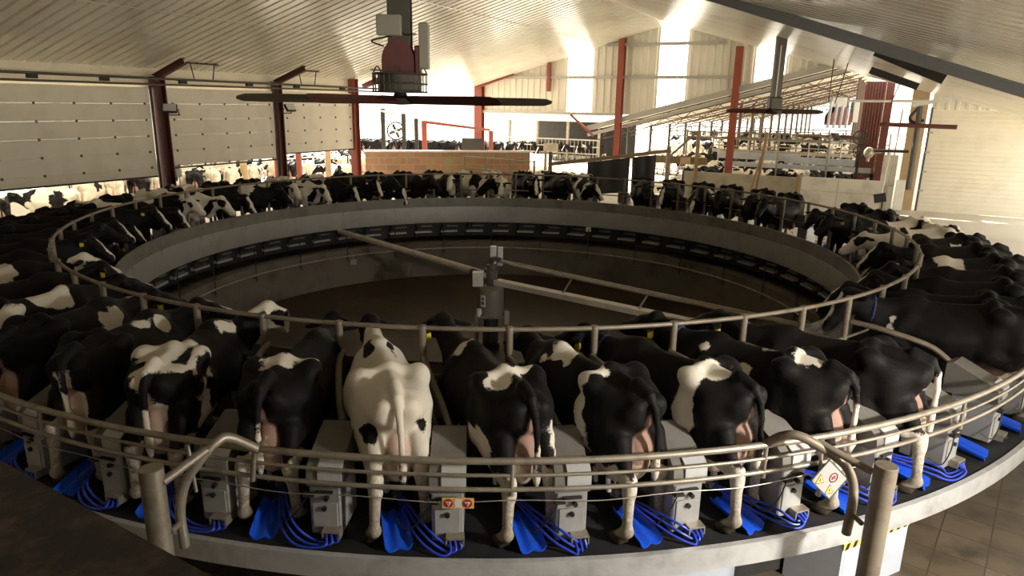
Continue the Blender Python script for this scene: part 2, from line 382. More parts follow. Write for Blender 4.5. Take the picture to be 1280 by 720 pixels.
def cow_paint(V, info, base, patches, seed=0, blaze=0.0, face=None, wob=.07):
    """signed coat value per vertex: above zero white, below zero black; pink = udder and muzzle skin"""
    d = np.full(len(V), .3 if base == 'white' else -.3)
    nz = np.array([mnoise.noise(Vector((v[0] * 5 + seed * 7.1, v[1] * 5, v[2] * 5))) + .5 * mnoise.noise(Vector((v[0] * 13, v[1] * 13 + seed * 3.7, v[2] * 13))) for v in V]) * wob
    for col, c, r in patches:
        q = (V - np.array(c)) / np.array(r)
        k0 = np.sqrt((q ** 2).sum(1)); dd = (k0 - 1) * min(r) + nz
        d = np.maximum(d, -dd) if col == 'w' else np.minimum(d, dd)
    L = (V - info['poll']) @ info['R']
    head = (L[:, 1] > -.18) & (np.abs(L[:, 0]) < .32) & (np.linalg.norm(V - info['poll'], axis=1) < .68) & (V[:, 1] > .7)
    if face == 'w':
        d = np.where(head, np.maximum(d, .1 + nz), d)
        eye = .085 - np.sqrt((np.abs(L[:, 0]) - .10) ** 2 + ((L[:, 1] - .14) * .7) ** 2 + (L[:, 2] + .04) ** 2) + nz * .6
        ear = np.where(np.abs(L[:, 0]) > .13, .05, -1)
        d = np.where(head, np.minimum(d, -np.maximum(eye, ear)), d)
    if face == 'b': d = np.where(head, np.minimum(d, -.1 + nz), d)
    if blaze > 0:
        bz = blaze * (1.0 + .5 * np.clip(L[:, 1] / .5, 0, 1)) - np.abs(L[:, 0]) + nz * .5
        bz = np.where(head & (L[:, 2] > -.10) & (L[:, 1] > .03), bz, -1)
        d = np.maximum(d, bz)
    u = V - np.array((0, -.56, .54))
    ud = 1 - np.sqrt((u[:, 0] / .20) ** 2 + (u[:, 1] / .33) ** 2 + (u[:, 2] / .29) ** 2)
    vul = 1 - np.sqrt((V[:, 0] / .035) ** 2 + ((V[:, 1] + .90) / .10) ** 2 + ((V[:, 2] - 1.0) / .12) ** 2)
    nose = np.where(head, (L[:, 1] - .50) * 6, -1)
    rud = 1 - np.sqrt((V[:, 0] / .12) ** 2 + ((V[:, 1] + .86) / .13) ** 2 + ((V[:, 2] - .74) / .24) ** 2)
    ud = np.maximum(ud, np.minimum(rud, .17))
    pink = np.clip(np.maximum(np.clip(ud * 4, 0, 1), np.clip(vul * 2, 0, .55)), 0, 1)
    return d.astype(np.float32), pink.astype(np.float32), np.clip(nose, 0, 1).astype(np.float32)

def cow_mesh(name, V, F, coat, pink, nose):
    me = bpy.data.meshes.new(name)
    me.vertices.add(len(V)); me.vertices.foreach_set('co', V.astype(np.float32).ravel())
    me.loops.add(F.size); me.loops.foreach_set('vertex_index', F.astype(np.int32).ravel())
    me.polygons.add(len(F)); me.polygons.foreach_set('loop_start', np.arange(0, F.size, 4, dtype=np.int32))
    me.polygons.foreach_set('use_smooth', np.ones(len(F), bool))
    for nm, arr in (('coat', coat), ('pink', pink), ('nose', nose)):
        a = me.attributes.new(nm, 'FLOAT', 'POINT'); a.data.foreach_set('value', arr)
    me.update(); me.validate()
    me.materials.append(M['hide'])
    return me

# ---------------------------------------------------------------- mesh helpers
class MB:
    def __init__(s): s.v = []; s.f = []
    def add(s, vs, fs):
        b = len(s.v); s.v += [tuple(v) for v in vs]; s.f += [tuple(i + b for i in f) for f in fs]; return s
    def box(s, c, d, rot=None, bev=0.0):
        x, y, z = [q / 2 for q in d]
        if bev:
            e = bev; rings = []
            for zz, k in ((-z, e), (-z + e, 0), (z - e, 0), (z, e)):
                a, b = x - k, y - k
                rings.append([(-a, -b + e, zz), (-a + e, -b, zz), (a - e, -b, zz), (a, -b + e, zz), (a, b - e, zz), (a - e, b, zz), (-a + e, b, zz), (-a, b - e, zz)])
            vs = sum(rings, []); fs = [tuple(range(7, -1, -1)), tuple(range(24, 32))]
            for r in range(3):
                for i in range(8):
                    j = (i + 1) % 8; fs.append((r * 8 + i, r * 8 + j, r * 8 + 8 + j, r * 8 + 8 + i))
        else:
            vs = [(i * x, j * y, k * z) for k in (-1, 1) for i, j in ((-1, -1), (1, -1), (1, 1), (-1, 1))]
            fs = [(3, 2, 1, 0), (4, 5, 6, 7), (0, 1, 5, 4), (1, 2, 6, 5), (2, 3, 7, 6), (3, 0, 4, 7)]
        c = Vector(c)
        if rot is not None: vs = [c + rot @ Vector(v) for v in vs]
        else: vs = [c + Vector(v) for v in vs]
        return s.add(vs, fs)
    def bar(s, a, b, w, h, up=(0, 0, 1), bev=0):
        a = Vector(a); b = Vector(b); d = (b - a); L = d.length; d.normalize()
        x = d.cross(Vector(up)); 
        if x.length < 1e-4: x = d.cross(Vector((0, 1, 0)))
        x.normalize(); z = x.cross(d)
        return s.box((a + b) / 2, (w, L, h), Matrix((x, d, z)).transposed(), bev)
    def ibeam(s, a, b, w, h, t=.02, up=(0, 0, 1)):
        a = Vector(a); b = Vector(b); d = (b - a).normalized(); x = d.cross(Vector(up))
        if x.length < 1e-4: x = d.cross(Vector((0, 1, 0)))
        x.normalize(); z = x.cross(d)
        s.bar(a, b, t, h, z); 
        for q in (-1, 1): s.bar(a + z * q * (h / 2), b + z * q * (h / 2), w, t * 1.4, z)
        return s
    def tube(s, pts, r, n=10, cap=True, closed=False):
        P = [Vector(p) for p in pts]; rs = r if isinstance(r, (list, tuple)) else [r] * len(P)
        m = len(P); rings = []; prev = None
        for i in range(m):
            if closed: t = (P[(i + 1) % m] - P[i - 1])
            else: t = P[min(i + 1, m - 1)] - P[max(i - 1, 0)]
            t.normalize()
            if prev is None:
                u = t.cross(Vector((0, 0, 1)))
                if u.length < 1e-3: u = t.cross(Vector((0, 1, 0)))
            else: u = prev - t * prev.dot(t)
            u.normalize(); prev = u; w = t.cross(u)
            rings.append([P[i] + (u * math.cos(2 * math.pi * k / n) + w * math.sin(2 * math.pi * k / n)) * rs[i] for k in range(n)])
        vs = sum(rings, []); fs = []
        for i in range(m if closed else m - 1):
            a, b = i * n, ((i + 1) % m) * n
            for k in range(n): q = (k + 1) % n; fs.append((a + k, b + k, b + q, a + q))
        if cap and not closed: fs.append(tuple(range(n))); fs.append(tuple(range(m * n - 1, (m - 1) * n - 1, -1)))
        return s.add(vs, fs)
    def cyl(s, a, b, r, n=16, r2=None): return s.tube([a, b], [r, r if r2 is None else r2], n)
    def lathe(s, prof, n=24, c=(0, 0, 0)):
        vs = []; fs = []; m = len(prof)
        for r, z in prof:
            for k in range(n): a = 2 * math.pi * k / n; vs.append((c[0] + r * math.cos(a), c[1] + r * math.sin(a), c[2] + z))
        for i in range(m - 1):
            for k in range(n): q = (k + 1) % n; fs.append((i * n + k, i * n + q, (i + 1) * n + q, (i + 1) * n + k))
        if prof[0][0] > 1e-5: fs.append(tuple(range(n - 1, -1, -1)))
        if prof[-1][0] > 1e-5: fs.append(tuple(range((m - 1) * n, m * n)))
        return s.add(vs, fs)
    def ring(s, prof, a0=0, a1=360, n=240):
        """closed (R, z) profile swept about the z axis; angle 0 looks along -y"""
        full = abs(a1 - a0) >= 359.9; m = len(prof); k = n if full else n + 1; vs = []; fs = []
        for i in range(k):
            a = R_(a0 + (a1 - a0) * i / n)
            for r, z in prof: vs.append((r * math.sin(a), -r * math.cos(a), z))
        for i in range(n):
            p, q = i * m, ((i + 1) % k) * m
            for j in range(m): t = (j + 1) % m; fs.append((p + j, q + j, q + t, p + t))
        if not full: fs.append(tuple(range(m - 1, -1, -1))); fs.append(tuple(range((k - 1) * m, k * m)))
        return s.add(vs, fs)
    def prism(s, poly, axis, t0, t1):
        """2-D polygon extruded along axis 'x' (poly in y,z), 'y' (x,z) or 'z' (x,y)"""
        f = {'x': lambda p, t: (t, p[0], p[1]), 'y': lambda p, t: (p[0], t, p[1]), 'z': lambda p, t: (p[0], p[1], t)}[axis]
        n = len(poly); vs = [f(p, t0) for p in poly] + [f(p, t1) for p in poly]
        fs = [tuple(range(n - 1, -1, -1)), tuple(range(n, 2 * n))] + [(i, (i + 1) % n, n + (i + 1) % n, n + i) for i in range(n)]
        return s.add(vs, fs)
    def sphere(s, c, r, n=12):
        rr = r if isinstance(r, (tuple, list)) else (r, r, r); vs = []; fs = []; m = n // 2 + 1
        for i in range(m + 1):
            p = math.pi * i / m
            for k in range(n): a = 2 * math.pi * k / n; vs.append((c[0] + rr[0] * math.sin(p) * math.cos(a), c[1] + rr[1] * math.sin(p) * math.sin(a), c[2] + rr[2] * math.cos(p)))
        for i in range(m):
            for k in range(n): q = (k + 1) % n; fs.append((i * n + k, (i + 1) * n + k, (i + 1) * n + q, i * n + q))
        return s.add(vs, fs)
    def mesh(s, name, m, smooth=False):
        me = bpy.data.meshes.new(name); me.from_pydata([tuple(v) for v in s.v], [], s.f)
        bm = bmesh.new(); bm.from_mesh(me); bmesh.ops.remove_doubles(bm, verts=bm.verts, dist=1e-5); bmesh.ops.recalc_face_normals(bm, faces=bm.faces); 
        for f in bm.faces: f.smooth = True
        if smooth is not True:
            for e in bm.edges:
                if len(e.link_faces) == 2: e.smooth = e.calc_face_angle(0) < R_(smooth or 35)
        bm.to_mesh(me); bm.free(); me.materials.append(M[m] if isinstance(m, str) else m); return me

def obj(name, mb, m, parent=None, loc=None, rotz=0, smooth=False):
    o = bpy.data.objects.new(name, mb.mesh(name, m, smooth) if isinstance(mb, MB) else mb); COL.objects.link(o)
    if parent is not None: o.parent = parent
    if loc is not None: o.location = loc
    if rotz: o.rotation_euler = (0, 0, rotz)
    return o
def tag(o, label, cat, group=None):
    o['label'] = label; o['category'] = cat
    if group: o['group'] = group
    return o
def thing(name, label, cat, loc=(0, 0, 0), rotz=0, group=None):
    o = bpy.data.objects.new(name, None); COL.objects.link(o); o.location = loc; o.rotation_euler = (0, 0, rotz); o.empty_display_size = .2
    return tag(o, label, cat, group)
def struct(name, mb, m, label=None, **k):
    o = obj(name, mb, m, **k); o['kind'] = 'structure'
    if label: o['label'] = label
    return o
def copy_tree(o, loc=None, rotz=None, parent=None):
    c = o.copy(); COL.objects.link(c)
    if parent is not None: c.parent = parent
    if loc is not None: c.location = loc
    if rotz is not None: c.rotation_euler = (0, 0, rotz)
    for ch in list(o.children): copy_tree(ch, parent=c)
    return c
def bez(pts, n=8):
    """Catmull-Rom through points"""
    P = [Vector(p) for p in pts]; P = [P[0] * 2 - P[1]] + P + [P[-1] * 2 - P[-2]]; out = []
    for i in range(1, len(P) - 2):
        a, b, c, d = P[i - 1:i + 3]
        for k in range(n):
            t = k / n; out.append(.5 * ((2 * b) + (c - a) * t + (2 * a - 5 * b + 4 * c - d) * t * t + (3 * b - a - 3 * c + d) * t ** 3))
    out.append(P[-2]); return out

CX, CY = -.395, 13.65                       # centre of the carousel
CEN = Vector((CX, CY, 0))
GZ = -.75                                   # floor and yard level; the carousel deck is z = 0
def pol(a, r, z=0.0): return Vector((CX + r * math.sin(R_(a)), CY - r * math.cos(R_(a)), z))
def lpol(a, r, z=0.0): return Vector((r * math.sin(R_(a)), -r * math.cos(R_(a)), z))
STEP = 360 / 56.0
CABA = {-3: -19.6, -2: -12.9, -1: -6.75, 0: -.5, 1: 5.75, 2: 11.9, 3: 18.2, 4: 24.8}
def cab_a(k): return CABA.get(k, -.5 + STEP * k)
COWA = {-3: -.4, -2: 0, -1: .6, 0: .8, 1: .4, 2: -.2, 3: -.4, 4: -.5}
def cow_a(k): return 2.75 + STEP * k + COWA.get(k, 0)
# the hall's own axes: s along the ridge, t across it
YAW = R_(27.6)
E1 = Vector((math.sin(YAW), math.cos(YAW), 0)); E2 = Vector((math.cos(YAW), -math.sin(YAW), 0)); P0 = Vector((-11.18, 22, 0))
def B(s, t, z): return P0 + E1 * s + E2 * t + Vector((0, 0, z))

# ---------------------------------------------------------------- floor, yard, pit
mb = MB().ring([(6.75, GZ - .3), (6.75, GZ), (13.2, GZ), (13.2, GZ - .3)], n=160)
struct('floor', mb, 'floor_tile', loc=CEN)
mb = MB().ring([(13.2, GZ - .3), (13.2, GZ), (130, GZ), (130, GZ - .3)], n=160)
struct('ground', mb, 'ground', loc=CEN)
struct('pit_floor', MB().lathe([(6.75, -1.7), (6.75, -1.6), (.001, -1.6)], 96), 'pit_dirt', loc=CEN)
struct('pit_wall', MB().ring([(6.45, -1.62), (6.45, -.60), (6.75, -.60), (6.75, -1.62)], n=240), 'concrete', loc=CEN)

# ---------------------------------------------------------------- hall shell
SLOPE = .275; TR = 10.5; ZR = 7.17; S0, S1 = -19.5, 19.65; TL, TE = 0.0, 26.0
def roof_z(t): return ZR - SLOPE * abs(t - TR)
def ribbed(pts_a, pts_b, pitch, depth, nrm, duty=(.12, .2, .8, .88)):
    """sheet between the lines a0-a1 and b0-b1, ribs running from a to b, raised along nrm"""
    a0, a1 = map(Vector, pts_a); b0, b1 = map(Vector, pts_b); nrm = Vector(nrm); L = (a1 - a0).length; n = max(1, int(L / pitch)); vs = []; fs = []
    prof = []
    for i in range(n):
        for u, h in ((0, 0), (duty[0], 0), (duty[1], 1), (duty[2], 1), (duty[3], 0)): prof.append(((i + u) / n, h))
    prof.append((1, 0))
    for u, h in prof:
        o = nrm * depth * h
        vs += [a0.lerp(a1, u) + o, b0.lerp(b1, u) + o]
    for i in range(len(prof) - 1): fs.append((2 * i, 2 * i + 1, 2 * i + 3, 2 * i + 2))
    return MB().add(vs, fs)
# the roof lining: narrow dark grooves between broad flat pans
mb = ribbed((B(S0, -.3, roof_z(-.3)), B(S1, -.3, roof_z(-.3))), (B(S0, TR, ZR), B(S1, TR, ZR)), .33, .06, (0, 0, -1), (.08, .14, .86, .92))
struct('roof_left', mb, 'roof_white')
mb = ribbed((B(S0, TR, ZR), B(S1, TR, ZR)), (B(S0, TE, roof_z(TE)), B(S1, TE, roof_z(TE))), .33, .06, (0, 0, -1), (.08, .14, .86, .92))
struct('roof_right', mb, 'roof_white')
struct('trim_1', MB().bar(B(S0, TR, ZR - .06), B(S1, TR, ZR - .06), .35, .03), 'roof_white')          # ridge flashing
struct('trim_2', MB().bar(B(S0, 4.2, roof_z(4.2) - .055), B(S1, 4.2, roof_z(4.2) - .055), .06, .02), 'roof_white')
struct('trim_3', MB().bar(B(S0, 7.4, roof_z(7.4) - .055), B(S1, 7.4, roof_z(7.4) - .055), .06, .02), 'roof_white')
# left wall: band over the doors, solid wall beside the walkway behind the camera
def wall_quad(s0, s1, z0, z1, t, th, m, name): return struct(name, MB().prism([(0, z0), (s1 - s0, z0), (s1 - s0, z1), (0, z1)], 'x', -th, 0), m, loc=B(s0, t, 0), rotz=-YAW)
wall_quad(S0, -5.15, GZ, 4.3, 0, .2, 'clad_white', 'wall_left_rear')
struct('wall_rear_light_block', MB().prism([(0, GZ), (16.5, GZ), (16.5, roof_z(16.5)), (10.5, roof_z(10.5)), (0, roof_z(0))], 'y', -.2, 0), 'clad_white', loc=B(S0, 0, 0), rotz=-YAW)  # unseen wall added to keep daylight off the near left side
wall_quad(-5.15, 9.2, 3.62, 4.3, 0, .1, 'door_cream', 'wall_left')
# sectional doors, run up to about a metre over the deck
def door(n, s0, s1, zb):
    ln = s1 - s0; zt = 3.66; root = None
    k = 0; z = zt; panels = MB()
    while z > zb + .05:
        z0 = max(zb, z - .48); panels.box((.02, ln / 2, (z + z0) / 2), (.05, ln, z - z0 - .003), bev=.004); z = z0
    o = struct('door_%d' % n, panels, 'door_cream', loc=B(s0, .12, 0), rotz=-YAW)
    z = zt - .48; hb = MB()
    while z > zb:
        for f in (.04, .27, .5, .73, .96): hb.box((.055, ln * f, z), (.02, .06, .07))
        z -= .48
    obj('hinge', hb, 'mast_grey', o)
    obj('bottom_seal', MB().box((.02, ln / 2, zb - .02), (.05, ln, .05)), 'black_plastic', o)
    tr = MB()
    for f in (-.05, ln + .05): tr.bar((.05, f, GZ), (.05, f, 3.7), .07, .05, (1, 0, 0))
    obj('door_track', tr, 'mast_grey', o)
    return o
door(1, -4.85, -.25, 1.0); door(2, .35, 4.65, 1.22); door(3, 5.15, 9.0, 1.40)
# gable wall: ribbed cladding with three rooflight strips
GB = lambda t, z, d=0.0: B(S1 + d, t, z)
barn_line = lambda t: 2.22 + (t - 6.8) * .266
def gable(t0, t1, m, name, zb=None):
    lo = (lambda t: max(2.92, barn_line(t) - .05)) if zb is None else zb
    ts = [t0 + (t1 - t0) * i / 6 for i in range(7)]; mb = MB(); pitch = .36
    n = max(1, int(round((t1 - t0) / pitch))); vs = []; fs = []
    for i in range(n):
        for u, h in ((0, 0), (.28, 0), (.36, .05), (.64, .05), (.72, 0)):
            t = t0 + (t1 - t0) * (i + u) / n; vs += [GB(t, lo(t), -h), GB(t, roof_z(t), -h)]
    vs += [GB(t1, lo(t1)), GB(t1, roof_z(t1))]
    for i in range(len(vs) // 2 - 1): fs.append((2 * i, 2 * i + 1, 2 * i + 3, 2 * i + 2))
    return struct(name, mb.add(vs, fs), m)
seg = [(.0, 5.35, 0), (5.35, 6.75, 1), (6.75, 10.1, 0), (10.1, 11.45, 1), (11.45, 14.55, 0), (14.55, 15.85, 1), (15.85, 19.4, 0)]
i0 = i1 = 1
for a, b, w in seg:
    if w: gable(a, b, 'rooflight', 'window_%d' % i1); i1 += 1
    else: gable(a, b, 'clad_white', 'wall_back_%d' % i0); i0 += 1
gable(21.7, TE, 'clad_white', 'wall_back_%d' % i0, zb=lambda t: 3.40)
for i, (z, a, b) in enumerate(((2.92, .0, 8.2), (4.70, .0, 13.8), (6.22, 7.4, 13.2))): struct('trim_%d' % (4 + i), MB().bar(GB(a, z, -.13), GB(b, z, -.13), .10, .14), 'trim_grey')
struct('wall_back_pier', MB().box((0, 0, 0), (.62, .5, 5.2)), 'brick_pier', loc=GB(21.25, 1.85), rotz=-YAW)
# closed sectional door in the back wall at the right
ln = TE - 21.75; mb = MB(); z = 3.4
while z > GZ + .1: mb.box((ln / 2, 0, z - .09), (ln, .05, .178), bev=.005); z -= .18
d5 = struct('door_4', mb, 'door_cream', loc=GB(21.75, 0, -.1), rotz=-YAW)
obj('door_track', MB().bar((-.03, -.05, GZ), (-.03, -.05, 3.5), .08, .06, (0, 1, 0)), 'mast_grey', d5)
hb = MB()
for z in (.1, .9, 1.7, 2.5): hb.box((.06, -.06, z), (.16, .06, .07))
obj('hinge', hb, 'trim_grey', d5)
# right side: closed from the camera's level back, open yard gate nearer the carousel
# low block wall closing the far left opening
p, q = Vector((-6.75, 31.6, 0)), Vector((.72, 33.0, 0)); an = math.atan2(q.y - p.y, q.x - p.x); ln = (q - p).length
struct('wall_low', MB().box((ln / 2, 0, (1.15 + GZ) / 2), (ln, .25, 1.15 - GZ)), 'brick', loc=p, rotz=an)
struct('trim_7', MB().box((ln / 2, 0, 1.19), (ln + .1, .34, .08), bev=.01), 'white_paint', loc=p, rotz=an)

# ---------------------------------------------------------------- steel frame
def column(loc, z1, w, h, m, label, rot, plates=True):
    o = tag(obj('steel_column', MB().ibeam((0, 0, GZ), (0, 0, z1), w, h, .022, (0, 1, 0)), m, loc=loc, rotz=rot), label, 'column', 'red steel columns of the hall')
    if plates: obj('base_plate', MB().box((0, 0, GZ + .015), (w + .15, h + .15, .03)), m, o)
    return o
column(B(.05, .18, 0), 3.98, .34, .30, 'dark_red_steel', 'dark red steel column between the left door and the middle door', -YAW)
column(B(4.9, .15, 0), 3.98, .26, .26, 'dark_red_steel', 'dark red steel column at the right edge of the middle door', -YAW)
column(B(9.15, .15, 0), 4.25, .30, .28, 'red_steel', 'sunlit orange steel column where the block wall starts', -YAW)
column(B(19.5, .2, 0), roof_z(.2) - .05, .46, .32, 'red_steel', 'bright orange steel column standing behind the block wall at the hall corner', -YAW)
column(GB(8.3, 0, -.25), roof_z(8.3) - .05, .30, .26, 'red_steel', 'tall red steel column in front of the white gable, left of the hanging roof fan', -YAW)
column(GB(13.85, 0, -.25), roof_z(13.85) - .22, .30, .26, 'red_steel', 'tall red steel column in front of the white gable, beside the white pen walls', -YAW)
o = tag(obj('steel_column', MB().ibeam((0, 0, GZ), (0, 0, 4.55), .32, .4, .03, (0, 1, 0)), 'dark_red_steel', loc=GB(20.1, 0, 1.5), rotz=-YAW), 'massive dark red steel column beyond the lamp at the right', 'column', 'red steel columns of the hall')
gab = MB().box((.36, .05, 2.0), (.84, .04, 5.2))
for i in range(7): gab.box((.12 * i, .02, 2.0), (.06, .09, 5.2))
tag(obj('red_cladding_sheet', gab, 'rust_sheet', loc=GB(19.15, 0, 2.3), rotz=-YAW), 'rust red ribbed cladding sheet standing left of the massive dark column', 'cladding')
def haunch(s, t0, t1, z0, z1, m, label):
    o = tag(obj('roof_rafter', MB().ibeam(B(s, t0, z0), B(s, t1, z1), .14, .17, .02), m), label, 'rafter', 'rafters under the hall roof'); return o
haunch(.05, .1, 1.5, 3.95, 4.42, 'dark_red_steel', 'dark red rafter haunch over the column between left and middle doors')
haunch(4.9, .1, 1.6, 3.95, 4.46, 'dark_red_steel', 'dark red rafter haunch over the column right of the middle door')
haunch(9.8, .1, 1.8, 3.95, 4.48, 'red_steel', 'orange rafter haunch behind the cage of the near ceiling fan')
haunch(19.3, .2, 2.4, 4.25, 4.9, 'red_steel', 'orange rafter haunch on the bright corner column')
haunch(2.0, 19.73, 21.0, 4.52, 3.97, 'dark_iron', 'dark sloping rafter under the roof at the right, upper of two')
haunch(9.8, 19.48, 20.8, 4.52, 4.04, 'dark_iron', 'dark sloping rafter under the roof at the right, lower of two')
o = tag(obj('wall_post', MB().bar((0, 0, 4.0), (0, 0, 5.55), .16, .16, (0, 1, 0)), 'red_steel', loc=GB(4.4, 0, -.2), rotz=-YAW), 'short red post high on the white gable at its left', 'post')
# big channel running down under the right roof slope
tag(obj('roof_beam', MB().ibeam(B(-1, 16.4, 5.50), B(-1, 23.2, 3.26), .09, .15, .025), 'beam_grey'), 'long grey steel beam sloping across the upper right below the roof', 'beam')
# the door gear pipes along the left wall
o = thing('door_gear_pipes', 'pair of long grey pipes running along above the left doors', 'pipe', B(-5, .6, 0), -YAW)
obj('pipe', MB().cyl((0, 0, 3.93), (0, 15.2, 3.88), .035), 'mast_grey', o); obj('pipe', MB().cyl((.1, 0, 3.74), (.1, 15.2, 3.76), .03), 'mast_grey', o)
for y in (1.2, 3.1, 5.6, 8.2, 10.4, 12.9): obj('clamp', MB().box((.05, y, 3.84), (.1, .25, .10)), 'dark_iron', o)
def hanger(s, t, zb, label):
    o = thing('pipe_hanger', label, 'hanger', B(s, t, zb), -YAW, 'hangers above the left doors')
    h = roof_z(t) - zb; fr = MB()
    for y in (-.35, .35): fr.bar((0, y, 0), (0, y * 1.3, h - .04), .03, .02)
    obj('rod', fr, 'dark_iron', o); obj('cross_bar', MB().bar((0, -.6, h - .06), (0, .6, h - .06), .06, .07), 'dark_iron', o)
hanger(1.3, .75, 3.95, 'wire frame hanger over the pipes beside the left rafter haunch'); hanger(5.9, .75, 3.93, 'wire frame hanger over the pipes near the middle door right end'); hanger(9.4, 1.4, 3.9, 'wire frame hanger just left of the near fan')

# ---------------------------------------------------------------- the carousel
car = thing('rotary_platform', 'huge round milking carousel with black rubber deck around a sunken pit', 'milking carousel', CEN)
obj('deck', MB().ring([(6.68, -.06), (6.68, 0), (9.14, 0), (9.14, -.06)]), 'rubber', car)
obj('edge_channel', MB().ring([(9.02, -.175), (9.02, -.16), (9.155, -.16), (9.155, .012), (9.12, .012), (9.12, .022), (9.17, .022), (9.17, -.175)]), 'steel_edge', car)
obj('fascia_upper', MB().ring([(6.66, .41), (6.655, .665), (6.685, .675), (6.70, .665), (6.685, .41)]), 'stainless_dark', car)  # darker steel than the lower band: its shade is in the colour
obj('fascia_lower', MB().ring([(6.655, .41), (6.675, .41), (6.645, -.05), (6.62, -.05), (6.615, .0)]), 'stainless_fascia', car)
mb = MB()
for k in range(56):
    a = STEP * k + 1.3; p0 = lpol(a, 6.648); mb.box((p0.x, p0.y, .21), (.006, .008, .44), Matrix.Rotation(R_(a), 3, 'Z')) if k % 2 == 0 else None
obj('fascia_seam', mb, 'stainless_dark', car)
obj('support_light_block', MB().ring([(8.45, -.71), (8.45, -.06), (8.70, -.06), (8.70, -.71)]), 'dark_iron', car)  # under-deck beam, deepened to the floor to block light below the deck
obj('inner_beam', MB().ring([(6.95, -.5), (6.95, -.06), (7.1, -.06), (7.1, -.5)]), 'dark_iron', car)
base = None
for k in range(56):
    a = STEP * k
    if base is None:
        u = MB().ring([(6.80, -.37), (6.80, -.32), (6.92, -.30), (6.92, -.37)], -2.1, 2.1, 8).mesh('milk_line_section', 'stainless')
    q = obj('milk_line_section', u, None, car, rotz=R_(a))
    if base is None:
        base = q; v = MB().ring([(6.82, -.20), (6.82, -.165), (6.90, -.15), (6.90, -.20)], -2.2, .6, 6).mesh('pulsator_rail', 'stainless_dark')
        w = MB(); p = lpol(1.25, 6.84); w.box((p.x, p.y, -.17), (.10, .12, .16), bev=.015).cyl((p.x, p.y, -.10), (p.x, p.y, -.04), .018, 8).cyl((p.x + .05, p.y, -.2), (p.x + .09, p.y, -.46), .03, 8)
        w = w.mesh('pulsator', 'black_plastic')
    obj('pulsator_rail', v, None, q); obj('pulsator', w, None, q)
# vacuum pipe round the pit
vp = thing('vacuum_pipe', 'thin pale pipe ring running around the pit wall below the carousel', 'pipe', CEN)
obj('pipe', MB().ring([(6.36 + .022 * math.cos(t), -.76 + .022 * math.sin(t)) for t in [i * math.pi / 4 for i in range(8)]], n=200), 'galv', vp)
for k in range(28):
    p = lpol(STEP * 2 * k + 2, 6.36); q = lpol(STEP * 2 * k + 2, 6.46, -.85)
    obj('hanger_rod', MB().cyl((p.x, p.y, -.92), (p.x, p.y, -.06), .014, 6).cyl((p.x, p.y, -.85), q, .012, 6), 'dark_iron', vp)
sk = obj('label_plate', MB().box((0, 0, 0), (.15, .012, .13)), 'sticker', loc=pol(157, 6.60, -.12), rotz=R_(157 + 180))
tag(sk, 'small square pale label plate hanging under the far carousel fascia', 'label')
obj('printed_mark', MB().box((-.02, .008, 0), (.07, .004, .03)).box((.03, .008, -.03), (.05, .004, .03)), 'sticker_ink', sk)
tag(obj('junction_box', MB().box((0, 0, 0), (.16, .1, .14), bev=.01).cyl((0, 0, .06), (0, 0, .16), .015, 8), 'box_grey', loc=pol(-141, 6.38, -.95)), 'small grey junction box on the pit wall left of the long feed pipe', 'electrical box')

# ---------------------------------------------------------------- stall rail
rail = thing('stall_rail', 'round tubular stall rail with posts around the inside of the carousel', 'railing', CEN)
def torus(R, z, r, n=224, k=10): return MB().ring([(R + r * math.cos(2 * math.pi * i / k), z + r * math.sin(2 * math.pi * i / k)) for i in range(k)], n=n)
obj('top_rail', torus(7.41, 1.29, .023), 'galv_dull', rail); obj('lower_rail', torus(7.41, .81, .016), 'galv_dull', rail)
post = None
for k in range(56):
    a = -3.5 + STEP * k
    if post is None:
        post = MB().cyl((0, 0, 0), (0, 0, 1.29), .035, 14).lathe([(.001, 1.325), (.025, 1.32), (.040, 1.312), (.042, 1.285), (.035, 1.28)], 14).box((0, 0, .008), (.16, .16, .016)).mesh('rail_post', 'galv_dull')
    obj('rail_post', post, None, rail, loc=lpol(a, 7.41), rotz=R_(a))

# ---------------------------------------------------------------- milking cabinets, dividers, trays
NICK = {-6: 'the mottled edge cow', -5: 'the shoulder-blotch cow', -4: 'the pale-tailed black cow', -3: 'the white-hipped cow', -2: 'the bow-tie patch cow',
        -1: 'the mostly white cow', 0: 'the loin-patch cow', 1: 'the white-withers cow', 2: 'the hip-band cow', 3: 'the back-patch cow',
        4: 'the long plain black cow', 5: 'the empty right stall', 6: 'the blaze-faced cow'}
def between(k):
    if k - 1 in NICK and k in NICK: return 'between %s and %s' % (NICK[k - 1], NICK[k])
    return None
ORD = ['', 'first', 'second', 'third', 'fourth', 'fifth', 'sixth', 'seventh', 'eighth', 'ninth', 'tenth', 'eleventh', 'twelfth', 'thirteenth', 'fourteenth', 'fifteenth', 'sixteenth', 'seventeenth', 'eighteenth', 'nineteenth', 'twentieth', 'twenty-first', 'twenty-second', 'twenty-third']
def where(k):
    """place of stall k on the ring in words"""
    if k in NICK: return 'at ' + NICK[k]
    if 7 <= k <= 14: return '%s past the blaze-faced cow' % ORD[k - 6]
    if 15 <= k <= 23: return '%s right of the curtain' % ORD[24 - k]
    if k == 24: return 'in front of the curtain'
    if 25 <= k <= 27: return '%s left of the curtain' % ORD[k - 24]
    if k <= -21: return '%s left of the curtain' % ORD[k + 28 + 4]
    return '%s past the mottled edge cow' % ORD[-6 - k]
cab = thing('milking_cabinet', '', 'milking cabinet', rotz=0, group='grey milking cabinets on the carousel')
hood = [(.0, .46), (.015, .60), (.10, .66), (.46, .80), (.52, .78), (.52, .46)]
obj('body', MB().box((0, .22, .27), (.25, .42, .49), bev=.012), 'stainless', cab)
obj('hood', MB().prism(hood, 'x', -.14, .14), 'hood_grey', cab)
